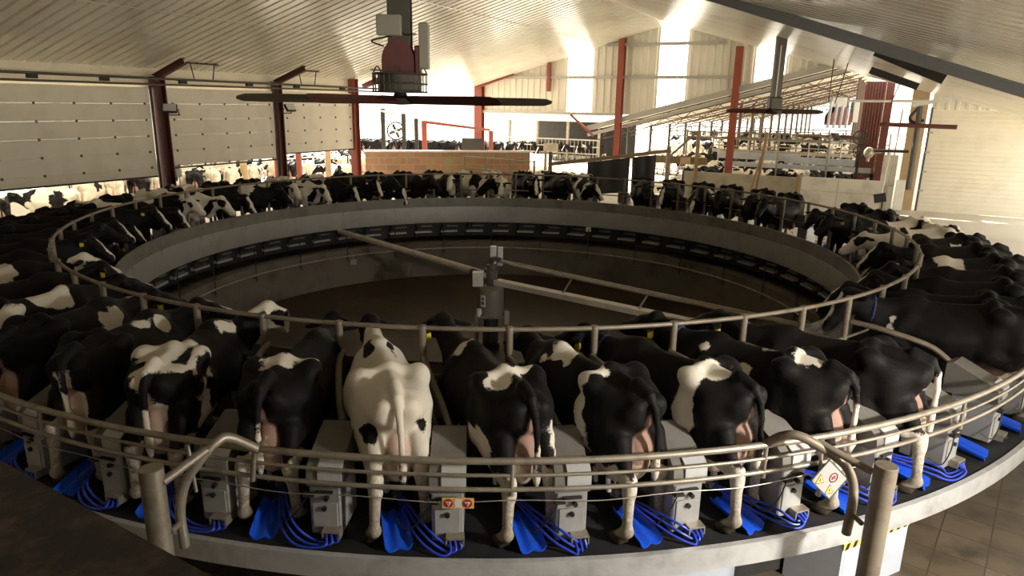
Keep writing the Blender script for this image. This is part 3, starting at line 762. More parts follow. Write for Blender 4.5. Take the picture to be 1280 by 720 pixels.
obj('lid_flap', MB().prism([(-.006, .50), (-.004, .615), (.09, .672), (.09, .66), (.01, .60), (.008, .50)], 'x', -.045, .146), 'stainless_bright', cab)
d = obj('hatch', MB().box((.0, .004, .21), (.20, .012, .22), bev=.004), 'stainless', cab)
obj('knob', MB().cyl((.0, -.025, .275), (.0, 0, .275), .02, 14), 'black_plastic', d)
lt = obj('latch', MB().box((.0, -.01, .42), (.15, .03, .022), bev=.005).box((-.11, -.03, .405), (.09, .06, .02), bev=.004).cyl((-.14, -.05, .40), (-.14, -.05, .44), .012, 8), 'dark_iron', cab)
obj('push_button', MB().cyl((.02, -.03, .365), (.02, .012, .365), .02, 12), 'black_plastic', cab)
obj('label_sticker', MB().box((.01, .006, .475), (.17, .004, .034)), 'sticker', cab)
br = obj('hose_bracket', MB().box((.06, -.035, .105), (.14, .09, .016)).box((-.006, -.035, .075), (.012, .09, .07)).box((.126, -.035, .075), (.012, .09, .07)).box((.06, .004, .085), (.14, .01, .06)), 'galv', cab)
obj('hose_port', MB().cyl((.03, -.05, .075), (.03, .01, .075), .02, 8).cyl((.09, -.05, .075), (.09, .01, .075), .02, 8), 'black_plastic', br)
obj('pull_cord', MB().tube(bez([(-.12, -.04, .40), (-.20, -.06, .27), (-.32, -.05, .17), (-.40, .04, .22)]), .006, 6), 'black_plastic', cab)
vs = []; fs = []; NX, NY = 17, 11
for th in (0, 1):
    for j in range(NY):
        v = j / (NY - 1)
        for i in range(NX):
            u = i / (NX - 1) * 2 - 1; w = .108 - .014 * v + .006 * math.sin(v * 3.1); 
            y = .42 * v + (.016 * math.exp(-(u / .28) ** 2) + .03 * max(0, abs(u) - .80)) * (1 - v)
            rim = max(0, abs(u) - .80) / .20; z = .012 + .07 * v + .016 * math.cos(u * 2 * math.pi * 1.0) * (.4 + .6 * v) + .03 * rim - .012 * (1 - v) ** 4
            vs.append((u * w, y, z + (.016 if th else 0)))
n = NX; m_ = NY
for L in (0, 1):
    for r in range(m_ - 1):
        for i in range(n - 1): q = L * n * m_ + r * n + i; fs.append((q, q + 1, q + n + 1, q + n))
for r in range(m_ - 1):
    for i in (0, n - 1): q = r * n + i; w = q + n * m_; fs.append((q, q + n, w + n, w))
for i in range(n - 1):
    for r in (0, m_ - 1): q = r * n + i; w = q + n * m_; fs.append((q, q + 1, w + 1, w))
tray = obj('splash_tray', MB().add(vs, fs), 'blue_plastic', smooth=60); tag(tray, '', 'tray', 'blue splash trays on the deck')
div = None
for k in range(-28, 28):
    a = cab_a(k); bt = between(k)
    c = cab if k == -28 else copy_tree(cab)
    c.location = pol(a, 8.93); c.rotation_euler = (0, 0, R_(a + 3))
    c['label'] = ('grey steel milking cabinet ' + bt) if bt else ('grey steel milking cabinet at stall ' + where(k) if k not in NICK else 'grey steel milking cabinet left of ' + NICK[k])
    t = tray if k == -28 else copy_tree(tray)
    ca = cow_a(k) + .25; t.location = pol(ca, 9.03, .002); t.rotation_euler = (0, 0, R_(ca + 16 + rnd.uniform(-5, 5)))
    t['label'] = 'blue plastic splash tray on the deck ' + (('behind ' + NICK[k]) if k in NICK else 'at stall ' + where(k))
    if -7 <= k <= 12:
        if div is None:
            mb = MB()
            def L2(aa, r, z): v = pol(aa, r, z) - pol(cab_a(k) - 1.4, 8.0); return Matrix.Rotation(-R_(cab_a(k)), 3, 'Z') @ v
            mb.tube(bez([L2(a - 2.85, 7.46, 1.02), L2(a - 2.2, 7.75, 1.0), L2(a - .9, 8.2, .90), L2(a - .15, 8.42, .74)]), .030, 10)
            mb2 = MB().tube(bez([L2(a - 2.85, 7.46, .62), L2(a - 2.1, 7.75, .60), L2(a - .7, 8.25, .55), L2(a - .2, 8.42, .55)]), .024, 10)
            div = thing('stall_divider', '', 'stall divider', group='tube dividers between the stalls')
            obj('upper_bar', mb, 'galv_dull', div); obj('lower_bar', mb2, 'galv_dull', div); dd = div
        else: dd = copy_tree(div)
        dd.location = pol(cab_a(k) - 1.4, 8.0); dd.rotation_euler = (0, 0, R_(cab_a(k)))
        dd['label'] = ('bent steel tube divider ' + bt) if bt else 'bent steel tube divider at stall ' + where(k) if k not in NICK else 'bent steel tube divider left of ' + NICK[k]

# ---------------------------------------------------------------- milking clusters with blue hoses
def cluster(k, drop):
    a = cow_a(k); rot = a + 20; base = pol(a, 8.76) + Matrix.Rotation(R_(rot), 3, 'Z') @ Vector((.0, .34, 0))
    loc = lambda P: Matrix.Rotation(-R_(rot), 3, 'Z') @ (Vector(P) - base)
    t = thing('milking_cluster', 'milking cluster with blue hoses under ' + NICK[k], 'milking cluster', base, R_(rot), 'milking clusters on the near side')
    obj('claw', MB().lathe([(.001, .13), (.035, .135), (.045, .155), (.043, .18), (.02, .20), (.001, .205)], 16, (0, -.06, 0)), 'hood_grey', t)
    for i, (x, y) in enumerate(((-.08, -.04), (.08, -.04), (-.08, .15), (.08, .15))):
        q = obj('teat_cup', MB().cyl((x, y - .02, .20), (x, y, .325), .022, 10), 'stainless_bright', t)
        obj('liner', MB().tube(bez([(x * .3, -.06 + y * .2, .17), (x * .8, y - .05, .165), (x, y - .02, .205)], 5), .014, 8), 'black_plastic', q)
    ck = k + 1; ca = cab_a(ck)
    for j in range(3):
        e = pol(ca + .15 + .25 * j, 8.985, .075); s = base + Matrix.Rotation(R_(rot), 3, 'Z') @ Vector((.02 * j, -.08, .16))
        m1 = pol(a + 1.0 + .3 * j, 8.95, .09 + .03 * j); m2 = pol(a + 2.2 + .3 * j, 9.08 - .045 * j, .022); m3 = pol(ca + .2 + .25 * j, 9.07 - .03 * j, .03)
        obj('hose', MB().tube(bez([loc(s), loc(m1), loc(m2), loc(m3), loc(e)], 10), .0108, 10), 'blue_hose', t)
    return t
for k in (-5, -4, -3, -2, -1, 0, 1, 2, 3, 4): cluster(k, 0)

# ---------------------------------------------------------------- rump rail, guard posts, cord and signs
rr = thing('rump_rail', 'three-bar tubular guard rail curving behind the near cows', 'railing', CEN)
def arc_tube(R, z, r, a0, a1): return MB().tube([lpol(a0 + (a1 - a0) * i / 90, R, z) for i in range(91)], r, 12)
obj('top_bar', arc_tube(9.0, .78, .028, -46, 52), 'galv', rr); obj('middle_bar', arc_tube(9.0, .66, .0145, -46, 52), 'galv', rr); obj('bottom_bar', arc_tube(9.0, .54, .019, -46, 52), 'galv', rr)
for a in (-38, -24, 2.68, 15.8, 31, 44): obj('tie', MB().cyl(lpol(a, 9.0, .80), lpol(a, 9.0, .52), .017, 10).cyl(lpol(a, 9.0, .49), lpol(a, 9.0, .53), .021, 10), 'galv', rr)
lc = lambda *P: [Vector(p) - CEN for p in P]
ar = obj('bent_arm', MB().tube(bez(lc((-2.38, 4.40, .18), (-2.39, 4.41, .46), (-2.34, 4.43, .68), (-2.24, 4.48, .84), (-2.15, 4.57, .94), (-2.08, 4.65, .94), (-1.93, 4.79, .77))), .036, 12), 'galv', rr)
obj('brace', MB().tube(lc((-2.40, 4.26, .80), (-2.19, 4.50, .92)), .032, 12), 'galv', ar); obj('brace', MB().tube(lc((-2.39, 4.26, .40), (-2.38, 4.41, .39)), .02, 10), 'galv', ar)
obj('drop_tube', MB().tube([lpol(-10.0, 9.0, .79), lpol(-10.2, 9.02, .51)], .022, 10).tube([lpol(-13.6, 9.03, .76), lpol(-13.3, 9.05, .36)], .014, 10), 'galv', ar)
ar = obj('bent_arm', MB().tube(bez(lc((2.06, 5.01, .775), (2.12, 4.90, .90), (2.24, 4.83, .94), (2.49, 4.78, .81), (2.61, 4.76, .70), (2.66, 4.74, .56), (2.65, 4.70, .42), (2.64, 4.70, .18))), .036, 12), 'galv_dull', rr)
obj('brace', MB().tube(lc((2.38, 4.82, .90), (2.69, 4.57, .79)), .028, 12), 'galv_dull', ar); obj('brace', MB().tube(lc((2.65, 4.71, .36), (2.68, 4.58, .35)), .02, 10), 'galv_dull', ar)
obj('drop_tube', MB().tube([lpol(19.0, 9.04, .78), lpol(19.2, 9.05, .28)], .016, 10).sphere(lpol(19.2, 9.05, .28), .026, 8), 'galv', ar)
def bollard(p, z, m, label): return tag(obj('guard_post', MB().lathe([(.080, GZ), (.080, z - .004), (.076, z), (.001, z)], 28), m, loc=p), label, 'post', 'round guard posts outside the rump rail')
bollard((-2.47, 4.25, 0), .91, 'galv', 'thick pale round guard post at the lower left beside the dark ledge')
bollard((2.74, 4.50, 0), .89, 'galv_dull', 'thick brown-grey round guard post at the lower right beside the warning sign')
tag(obj('pull_cord', MB().tube([lpol(-30 + 52 * i / 60, 9.03, .455 + .012 * math.sin(i * .7)) for i in range(61)], .0045, 6), 'galv', loc=CEN), 'thin emergency pull cord strung below the rump rail', 'cord')
es = thing('emergency_stop_sign', 'small yellow sign with two red round symbols on the pull cord', 'sign', pol(.09, 9.035, .445), R_(.1))
obj('plate', MB().box((0, 0, 0), (.242, .008, .088)), 'sign_yellow', es)
for x in (-.072, .072):
    q = obj('symbol', MB().cyl((x, -.004, 0), (x, -.008, 0), .036, 20), 'sign_red', es)
    obj('triangle', MB().prism([(x - .024, .015), (x + .024, .015), (x, -.026)], 'y', -.012, -.007).prism([(x - .016, .011), (x + .016, .011), (x, -.017)], 'y', -.0135, -.011), 'sticker', q)
    obj('arrow', MB().prism([(x - .006, .008), (x + .006, .008), (x, -.012)], 'y', -.016, -.013), 'sign_red', q)
obj('centre_panel', MB().box((0, -.005, 0), (.05, .004, .07)), 'sticker', es)
wp = [Vector(p) for p in ((2.53, 5.01, .66), (2.76, 5.09, .43), (2.70, 5.07, .25), (2.49, 5.0, .47))]
ws = thing('warning_sign', 'tilted grey warning plate with two yellow triangles and a red ring', 'sign', sum(wp, Vector()) / 4)
U = (wp[1] - wp[0]).normalized(); V_ = (wp[0] - wp[3]); V_ = (V_ - U * V_.dot(U)).normalized(); W_ = U.cross(V_)
if W_.y > 0: W_ = -W_
hw, hh = .155, .118; MW = Matrix((U, V_, W_)).transposed()
def wsq(pts, off, th): 
    vs = [MW @ Vector((p[0], p[1], off)) for p in pts] + [MW @ Vector((p[0], p[1], off + th)) for p in pts]; n = len(pts)
    return vs, [tuple(range(n)), tuple(range(2 * n - 1, n - 1, -1))] + [(i, (i + 1) % n, n + (i + 1) % n, n + i) for i in range(n)]
obj('plate', MB().add(*wsq([(-hw, -hh), (hw, -hh), (hw, hh), (-hw, hh)], 0, .006)), 'sign_grey', ws)
obj('border', MB().add(*wsq([(-hw, -hh), (hw, -hh), (hw, -hh + .008), (-hw, -hh + .008)], .006, .004)).add(*wsq([(-hw, hh - .008), (hw, hh - .008), (hw, hh), (-hw, hh)], .006, .004)).add(*wsq([(-hw, -hh), (-hw + .008, -hh), (-hw + .008, hh), (-hw, hh)], .006, .004)).add(*wsq([(hw - .008, -hh), (hw, -hh), (hw, hh), (hw - .008, hh)], .006, .004)), 'mast_grey', ws)
# lower edge of the plate carries the triangles: image-down is +U -V
for cx_, cy_ in ((-.085, -.055), (.075, -.06)):
    up = (MW.transposed() @ Vector((0, 0, 1))); up = Vector((up.x, up.y)).normalized(); sd = Vector((up.y, -up.x)); c0 = Vector((cx_, cy_))
    tri = lambda s: [tuple(c0 + up * s * 1.1), tuple(c0 - up * s * .8 + sd * s), tuple(c0 - up * s * .8 - sd * s)]
    t = obj('warning_triangle', MB().add(*wsq(tri(.047), .006, .002)), 'sticker_ink', ws)
    obj('yellow_field', MB().add(*wsq(tri(.036), .008, .002)), 'hazard_yellow', t)
    obj('pictogram', MB().add(*wsq([tuple(c0 + up * .012 + sd * .004), tuple(c0 + up * .012 - sd * .004), tuple(c0 - up * .014 - sd * .008), tuple(c0 - up * .014 + sd * .008)], .010, .002)), 'sticker_ink', t)
c0 = Vector((.02, .035)); ring_pts = [(c0.x + .043 * math.cos(t), c0.y + .043 * math.sin(t)) for t in [i * math.pi / 12 for i in range(24)]]
mb = MB()
for i in range(24):
    a, b = i * math.pi / 12, (i + 1) * math.pi / 12; f = lambda r, t: (c0.x + r * math.cos(t), c0.y + r * math.sin(t)); mb.add(*wsq([f(.036, a), f(.044, a), f(.044, b), f(.036, b)], .006, .003))
mb.add(*wsq([(c0.x - .03, c0.y - .006), (c0.x - .026, c0.y - .012), (c0.x + .03, c0.y + .006), (c0.x + .026, c0.y + .012)], .006, .003))
s_ = obj('prohibition_ring', mb, 'sign_red', ws)
obj('pictogram', MB().add(*wsq([(c0.x - .008, c0.y - .024), (c0.x + .008, c0.y - .024), (c0.x + .012, c0.y + .012), (c0.x, c0.y + .026), (c0.x - .012, c0.y + .012)], .006, .002)), 'sticker_ink', s_)

# drive housing under the deck edge, skirt panel, ledge under the camera
dh = thing('drive_housing', 'pale blue steel drive housing with hazard tape under the deck edge', 'machine housing', (0, 0, 0))
A_, B_, C_, D_ = (2.86, 5.10), (3.64, 5.50), (3.45, 5.95), (2.52, 5.42)
def face_box(A, B, z0, z1, th, off=0.0):
    a = Vector((A[0], A[1], 0)); b = Vector((B[0], B[1], 0)); d = (b - a).normalized(); n = Vector((d.y, -d.x, 0))
    return MB().bar(a + n * (off) + Vector((0, 0, (z0 + z1) / 2)), b + n * off + Vector((0, 0, (z0 + z1) / 2)), th, z1 - z0)
obj('housing_body', MB().prism([A_, B_, C_, D_], 'z', GZ, -.19), 'pale_blue_panel', dh)
obj('hazard_band', face_box(A_, B_, -.26, -.20, .008, .004), 'hazard_yellow', dh)
a = Vector((*A_, 0)); b = Vector((*B_, 0)); hz = MB()
for i in range(9):
    u = (i + .5) / 9; p = a.lerp(b, u); d_ = (b - a).normalized(); n_ = Vector((d_.y, -d_.x, 0))
    hz.add([p + d_ * s + n_ * .009 + Vector((0, 0, z)) for s, z in ((-.035, -.26), (.010, -.26), (.035, -.20), (-.010, -.20))], [(0, 1, 2, 3)])
obj('hazard_stripe', hz, 'black_plastic', dh)
obj('rating_plate', face_box((A_[0] + .34, A_[1] + .175), (A_[0] + .46, A_[1] + .236), -.50, -.34, .006, .004), 'stainless', dh)
obj('corner_post', MB().bar((A_[0] + .02, A_[1] + .03, GZ), (A_[0] + .02, A_[1] + .03, -.19), .035, .035, (0, 1, 0)), 'stainless_bright', dh)
tag(obj('skirt_panel', MB().ring([(8.86, -.62), (8.86, -.19), (8.885, -.19), (8.885, -.62)], 3, 15.3, 24), 'pale_blue_panel', loc=CEN), 'pale curved skirt panel under the deck edge left of the drive housing', 'panel')
lg = MB().prism([(-1.29, 1.82), (-.72, 1.483), (-.30, .4), (-4.2, .4), (-4.2, 3.54)], 'z', 2.02, 2.2)
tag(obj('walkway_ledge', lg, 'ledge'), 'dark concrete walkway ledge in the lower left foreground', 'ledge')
struct('wall_front', MB().box((-2.3, .35, (2.02 + GZ) / 2), (4.0, .2, 2.02 - GZ)), 'concrete')
struct('floor_gallery', MB().box((0, -3.2, 1.72), (11, 7.0, .2)), 'concrete')
struct('wall_gallery', MB().box((0, .20, .43), (11, .2, 2.38)), 'concrete')

# ---------------------------------------------------------------- receiver in the middle of the pit
rc = thing('milk_receiver', 'grey receiver tank on a legged stand in the middle of the pit', 'tank', (CX - .03, CY, 0))
tk = obj('tank', MB().lathe([(.02, -.97), (.14, -.95), (.235, -.89), (.26, -.83), (.26, -.37), (.245, -.30), (.19, -.255), (.10, -.235), (.02, -.23)], 28), 'hood_grey', rc)
obj('label_sticker', MB().box((-.16, -.205, -.52), (.11, .02, .24), Matrix.Rotation(R_(-38), 3, 'Z')), 'sticker', tk)
obj('printed_mark', MB().box((-.165, -.217, -.47), (.06, .012, .05), Matrix.Rotation(R_(-38), 3, 'Z')).box((-.165, -.217, -.56), (.07, .012, .06), Matrix.Rotation(R_(-38), 3, 'Z')), 'sticker_ink', tk)
for x, y in ((-.30, -.20), (.30, -.20), (.30, .2), (-.30, .2)): obj('leg', MB().bar((x, y, -1.6), (x, y, -.80), .05, .05, (0, 1, 0)), 'galv_dull', rc)
obj('cross_frame', MB().bar((-.3, -.2, -.86), (.3, -.2, -.86), .04, .05).bar((-.3, .2, -.86), (.3, .2, -.86), .04, .05).bar((-.3, -.2, -.86), (-.3, .2, -.86), .04, .05).bar((.3, -.2, -.86), (.3, .2, -.86), .04, .05), 'galv_dull', rc)
obj('pump_body', MB().cyl((0, 0, -1.45), (0, 0, -.95), .15, 20).cyl((-.12, -.1, -1.6), (-.12, -.1, -1.2), .05, 12).lathe([(.18, -1.6), (.18, -1.52), (.1, -1.48)], 20), 'dark_iron', rc)
obj('valve_pot', MB().lathe([(.055, -.80), (.055, -.70), (.03, -.68)], 14, (-.24, -.2, 0)).cyl((-.24, -.2, -.85), (-.24, -.2, -.80), .03), 'sticker', rc)
obj('pump_motor', MB().box((.33, -.22, -.86), (.10, .09, .28), bev=.01), 'box_grey', rc)
obj('swivel_head', MB().cyl((0, 0, -.24), (0, 0, .20), .10, 20).cyl((0, 0, .05), (0, 0, .12), .15, 20).tube(bez([(.0, 0, .18), (.02, -.02, .30), (.10, -.05, .33), (.2, -.08, .31)]), .045, 12), 'mast_grey', rc)
cb = obj('control_box', MB().box((-.27, -.10, -.08), (.22, .16, .30), bev=.012), 'stainless_bright', rc)
obj('yellow_mark', MB().box((-.29, -.182, -.06), (.06, .006, .08)), 'sign_yellow', cb)
jb = obj('junction_cabinet', MB().box((.03, .12, .36), (.125, .14, .40), bev=.01).box((.175, .12, .35), (.11, .12, .38), bev=.01), 'stainless_bright', rc)
obj('mounting_post', MB().bar((.1, .14, -.24), (.1, .14, .55), .04, .04, (0, 1, 0)), 'galv_dull', jb)
def arm(name, pts, r, m, label, cat='pipe'): return tag(obj(name, MB().tube(pts, r, 12), m), label, cat)
O_ = Vector((CX - .03, CY, 0))
pipe = thing('feed_pipe', 'long pale pipe running from the left fascia down to the pit centre', 'pipe', (0, 0, 0))
e_ = pol(-138.8, 6.62, -.10); obj('pipe', MB().cyl(O_ + Vector((-.10, .02, -.02)), e_, .075, 16), 'pipe_pale', pipe); obj('coupling', MB().cyl(O_ + Vector((-.28, .20, -.03)), O_ + Vector((-.42, .34, -.035)), .075, 16), 'mast_grey', pipe)
e2_ = pol(55.4, 6.4, -.12)
gang = thing('gantry_trough', 'flat grey trough running from the pit centre to the near right', 'pipe bridge', (0, 0, 0))
obj('trough', MB().bar(O_ + Vector((.10, -.08, -.14)), e2_ + Vector((0, 0, -.1)), .20, .10), 'pipe_pale', gang)
dp = thing('twin_pipe', 'pair of thin steel pipes above the grey trough across the pit', 'pipe', (0, 0, 0))
for k in (-.06, .06): obj('pipe', MB().tube([O_ + Vector((.15, -.06, .30)), O_ + Vector((.5, -.28, .27)) + Vector((k * .6, k, 0)), e2_ + Vector((k * .6 + .12, k + .10, .16))], .028, 10), 'galv', dp)
for f in (.25, .5, .75):
    p_ = (O_ + Vector((.1, -.08, -.09))).lerp(e2_ + Vector((0, 0, -.05)), f); q_ = (O_ + Vector((.3, -.15, .29))).lerp(e2_ + Vector((.12, .1, .16)), f); obj('spacer', MB().bar(p_, q_, .03, .03, (0, 1, 0)), 'galv_dull', dp)

# ---------------------------------------------------------------- cows
EYE = {}
def cow_extras(o, info, tagside=None, collar=None):
    H = info['H']; R = info['R']
    for q in (-1, 1):
        c = H(q * .106, .165, -.035)
        obj('eye', MB().sphere(tuple(c), .021, 10), 'eye_black', o, smooth=True)
    if tagside:
        for q in tagside:
            a = R @ np.array((q * .93, -.22, -.22)); c = H(q * .235, -.06, -.11); d = R @ np.array((0, -1, -.3))
            m = MB(); x = Vector(a).normalized(); z = Vector((0, 0, 1)); y = z.cross(x).normalized(); z = x.cross(y)
            m.box(tuple(c - .012 * np.array(y) * -1 + np.array((0, 0, -.03))), (.06, .05, .075), Matrix((x, y, z)).transposed(), .006)
            obj('ear_tag', m, 'tag_yellow', o)
    if collar:
        p = info['poll']; f = .55
        top = np.array((p[0] * .5, .93, 1.10 + (p[2] - 1.17) * .6)); ax = np.array((p[0] * .6, .5, .05)); ax /= np.linalg.norm(ax)
        sx = np.cross(ax, (0, 0, 1)); sx /= np.linalg.norm(sx); uz = np.cross(sx, ax); cen = top + np.array((0, 0, -.10))
        pts = [cen + sx * .128 * math.cos(t) + uz * (.205 * math.sin(t) ) for t in [i * math.pi / 14 for i in range(28)]]
        obj('collar', MB().tube([tuple(v) for v in pts], .016, 6, closed=True), 'collar_blue', o)
def new_cow(name, shape, paint, extras, h):
    V, F, info = cow_shape(h=h, **shape)
    coat = cow_paint(V, info, **paint)
    o = bpy.data.objects.new('dairy_cow', cow_mesh(name, V, F, *coat)); COL.objects.link(o)
    cow_extras(o, info, **extras); return o
def put_cow(o, k, dr=0.0, dang=0.0, slant=20):
    a = cow_a(k) + dang; rot = R_(a + slant)
    o.location = pol(a, 8.81 + dr) + Matrix.Rotation(rot, 3, 'Z') @ Vector((0, .82, 0)); o.scale = (.94, .94, .94); o.rotation_euler = (0, 0, rot)
LEGS = ('w', (0, -.86, .22), (.6, .5, .46)); LEGF = ('w', (0, .6, .15), (.6, .5, .34)); SW = ('w', (0, -.97, .45), (.12, .09, .25)); BEL = ('w', (0, -.1, .50), (.3, .6, .12))
NEAR = {
 -6: (dict(yaw=.1, lift=.05), dict(base='black', patches=[('w', (0, .2, 1.25), (.3, .25, .2)), ('w', (.3, -.5, 1.1), (.12, .25, .3)), LEGS, LEGF], seed=1, blaze=.03), {}, 'black and white mottled dairy cow cut off by the left edge'),
 -5: (dict(yaw=.2, lift=.0), dict(base='black', patches=[('w', (.22, .35, 1.1), (.10, .16, .2)), LEGS, SW], seed=2, face='b'), dict(tagside=(1,)), 'black dairy cow with one white shoulder blotch at the far left'),
 -4: (dict(yaw=.35, lift=.02, tail=.04), dict(base='black', patches=[('w', (.16, .42, 1.20), (.10, .10, .12)), ('w', (.10, .26, 1.27), (.08, .15, .06)), ('w', (.0, -.98, .75), (.10, .1, .42)), ('w', (.1, -.86, .55), (.1, .12, .3)), LEGS, LEGF], seed=3, blaze=.03), {}, 'black dairy cow with a pale tail at the left'),
 -3: (dict(yaw=1.0, lift=.14, pitch=-.45, step=(.03, -.06, 0, .05)), dict(base='black', patches=[('w', (0, -.52, 1.34), (.42, .46, .13)), ('b', (.17, -.50, 1.31), (.085, .10, .10)), ('b', (-.17, -.66, 1.22), (.09, .10, .10)), ('w', (.01, -.9, .72), (.085, .25, .36)), ('w', (.30, -.50, .95), (.05, .12, .32)), ('w', (.10, .50, 1.24), (.12, .14, .10)), ('w', (-.05, -.9, 1.22), (.05, .1, .12)), LEGS, LEGF], seed=4, face='w'), dict(tagside=(-1,)), 'dairy cow with white hips, black thighs and its white head turned right'),
 -2: (dict(yaw=-.12, lift=.05, tail=-.02, step=(.0, .05, 0, 0)), dict(base='black', patches=[('w', (-.03, -.42, 1.32), (.13, .12, .12)), ('w', (.07, -.36, 1.32), (.16, .06, .12)), ('w', (-.18, .62, 1.08), (.05, .08, .14)), ('w', (0, -.95, .62), (.04, .1, .2)), LEGS], seed=5, face='b'), {}, 'black dairy cow with a white bow-tie patch on its rump'),
 -1: (dict(yaw=-.02, lift=.10, pitch=-.55, tail=.02, step=(-.04, .06, 0, 0), fat=1.06), dict(base='white', patches=[('b', (-.22, -.80, .97), (.040, .08, .05)), ('b', (.21, -.80, 1.0), (.035, .08, .05)), ('b', (-.11, .40, 1.24), (.06, .16, .07)), ('b', (.11, .40, 1.24), (.06, .16, .07)), ('b', (0, -.99, .62), (.04, .05, .13))], seed=6, face='b'), {}, 'mostly white dairy cow with a black head, seen from behind'),
 0: (dict(yaw=-.12, lift=.16, pitch=-.3, tail=.03, step=(-.05, .03, 0, 0)), dict(base='black', patches=[('w', (-.08, -.46, 1.29), (.17, .16, .14)), ('w', (-.10, .52, 1.16), (.10, .055, .17)), ('w', (.16, -.42, 1.36), (.06, .03, .05)), ('w', (-.30, -.52, .72), (.14, .22, .20)), ('w', (.04, -.985, .66), (.06, .06, .18)), ('w', (.22, -.8, .6), (.10, .15, .3)), LEGS, LEGF], seed=7, face='b'), dict(tagside=(-1,)), 'black dairy cow with a white patch on its left loin'),
 1: (dict(yaw=.18, lift=.0, pitch=-.4, tail=.05, step=(-.07, .05, 0, 0)), dict(base='black', patches=[('w', (-.04, .34, 1.28), (.18, .17, .09)), ('w', (-.17, .48, 1.13), (.06, .06, .14)), ('w', (-.29, -.40, 1.06), (.15, .065, .46)), ('w', (-.13, -.36, 1.29), (.18, .10, .08)), ('w', (.03, -.98, .56), (.06, .06, .15)), LEGS, LEGF, ('w', (-.3, -.4, .6), (.12, .15, .16))], seed=8, face='b'), dict(tagside=(1,)), 'black dairy cow with white withers and a white flank stripe'),
 2: (dict(yaw=-.12, lift=.04, pitch=-.4, tail=.04, step=(-.09, .06, 0, 0)), dict(base='black', patches=[('w', (-.26, -.44, 1.12), (.22, .115, .50)), ('w', (-.06, -.52, 1.34), (.20, .13, .08)), ('w', (-.03, .52, 1.22), (.05, .06, .06)), LEGS, LEGF, SW], seed=9, face='b', wob=.035), dict(tagside=(-1,), collar=True), 'dairy cow with a broad white band down its left hip'),
 3: (dict(yaw=.0, lift=.12, pitch=-.3, tail=.04, step=(-.08, .05, 0, 0)), dict(base='black', patches=[('w', (-.05, -.40, 1.31), (.15, .14, .10)), ('w', (.0, -.30, 1.33), (.05, .32, .06)), ('w', (-.16, .50, 1.14), (.07, .06, .13)), ('w', (-.24, -.02, 1.15), (.05, .04, .07)), ('w', (.02, -.99, .75), (.06, .07, .3)), LEGS, LEGF], seed=10, face='b'), dict(tagside=(-1,), collar=True), 'black dairy cow with a ragged white patch on its back'),
 4: (dict(yaw=.05, lift=.10, pitch=-.35, step=(-.06, .05, 0, 0)), dict(base='black', patches=[('w', (.0, -.97, .8), (.09, .07, .36)), LEGS, LEGF], seed=11, face='b'), dict(tagside=(-1,), collar=True), 'long plain black dairy cow with a white-edged tail, near the right guard post'),
 6: (dict(yaw=-.28, lift=.13, pitch=-.95, step=(.04, -.04, 0, 0)), dict(base='black', patches=[('w', (.3, -.2, .6), (.2, .5, .15)), ('w', (-.2, .68, .92), (.05, .06, .12)), LEGS, LEGF], seed=12, blaze=.028), dict(collar=True), 'black dairy cow with a white blaze, head down over the right rail'),
}
for k, (sh, pt, ex, lab) in NEAR.items():
    o = new_cow('dairy_cow', sh, pt, ex, .014 if -4 <= k <= 4 else .018); tag(o, lab, 'cow', 'cows on the carousel'); put_cow(o, k, *{-2: (0, 0, 7), -3: (0, 0, 18), 6: (.12, 3.6, 20), 4: (.05, 0, 22)}.get(k, ()))
VAR = [
 (dict(yaw=.15, lift=.10, pitch=-.75), dict(base='black', patches=[LEGS, LEGF, BEL], seed=21, blaze=.035), dict(tagside=(1,)), 'blazed black dairy cow'),
 (dict(yaw=-.3, lift=.05, pitch=-.8), dict(base='black', patches=[('w', (0, .40, 1.25), (.4, .24, .4)), LEGS, LEGF, BEL], seed=22, blaze=.02), {}, 'white-shouldered black dairy cow'),
 (dict(yaw=.35, lift=.0, pitch=-.6), dict(base='white', patches=[('b', (.2, -.1, 1.1), (.2, .3, .25)), ('b', (-.25, .2, 1.1), (.2, .22, .2)), ('b', (0, .5, 1.2), (.12, .1, .12)), ('b', (-.1, -.6, 1.3), (.15, .2, .15))], seed=23, face='w'), {}, 'white dairy cow with black patches'),
 (dict(yaw=-.1, lift=.12, pitch=-.5), dict(base='black', patches=[LEGS], seed=24, face='b'), dict(tagside=(-1,)), 'plain black dairy cow'),
 (dict(yaw=.1, lift=-.08, pitch=-.9), dict(base='black', patches=[('w', (0, -.3, 1.35), (.4, .5, .14)), LEGS, LEGF, BEL], seed=25, blaze=.05), {}, 'white-backed black dairy cow'),
 (dict(yaw=.5, lift=.1, pitch=-.45), dict(base='black', patches=[('w', (0, .1, 1.3), (.5, .2, .3)), LEGS, LEGF, BEL], seed=26, face='w', blaze=.03), {}, 'white-faced black dairy cow'),
 (dict(yaw=-.5, lift=.0, pitch=-.7), dict(base='white', patches=[('b', (0, .62, 1.1), (.3, .25, .4)), ('b', (.3, -.3, 1.0), (.2, .35, .3)), ('b', (-.3, -.4, 1.0), (.2, .3, .3))], seed=27, blaze=.05, face='b'), {}, 'pale dairy cow with black neck'),
 (dict(yaw=.2, lift=-.18, pitch=-.85), dict(base='black', patches=[('w', (-.3, -.1, 1.1), (.15, .2, .3)), ('w', (.3, .1, 1.1), (.15, .2, .3)), LEGS, LEGF, BEL], seed=28, blaze=.04), dict(tagside=(1,)), 'blotched black dairy cow'),
]
PROTO = {}
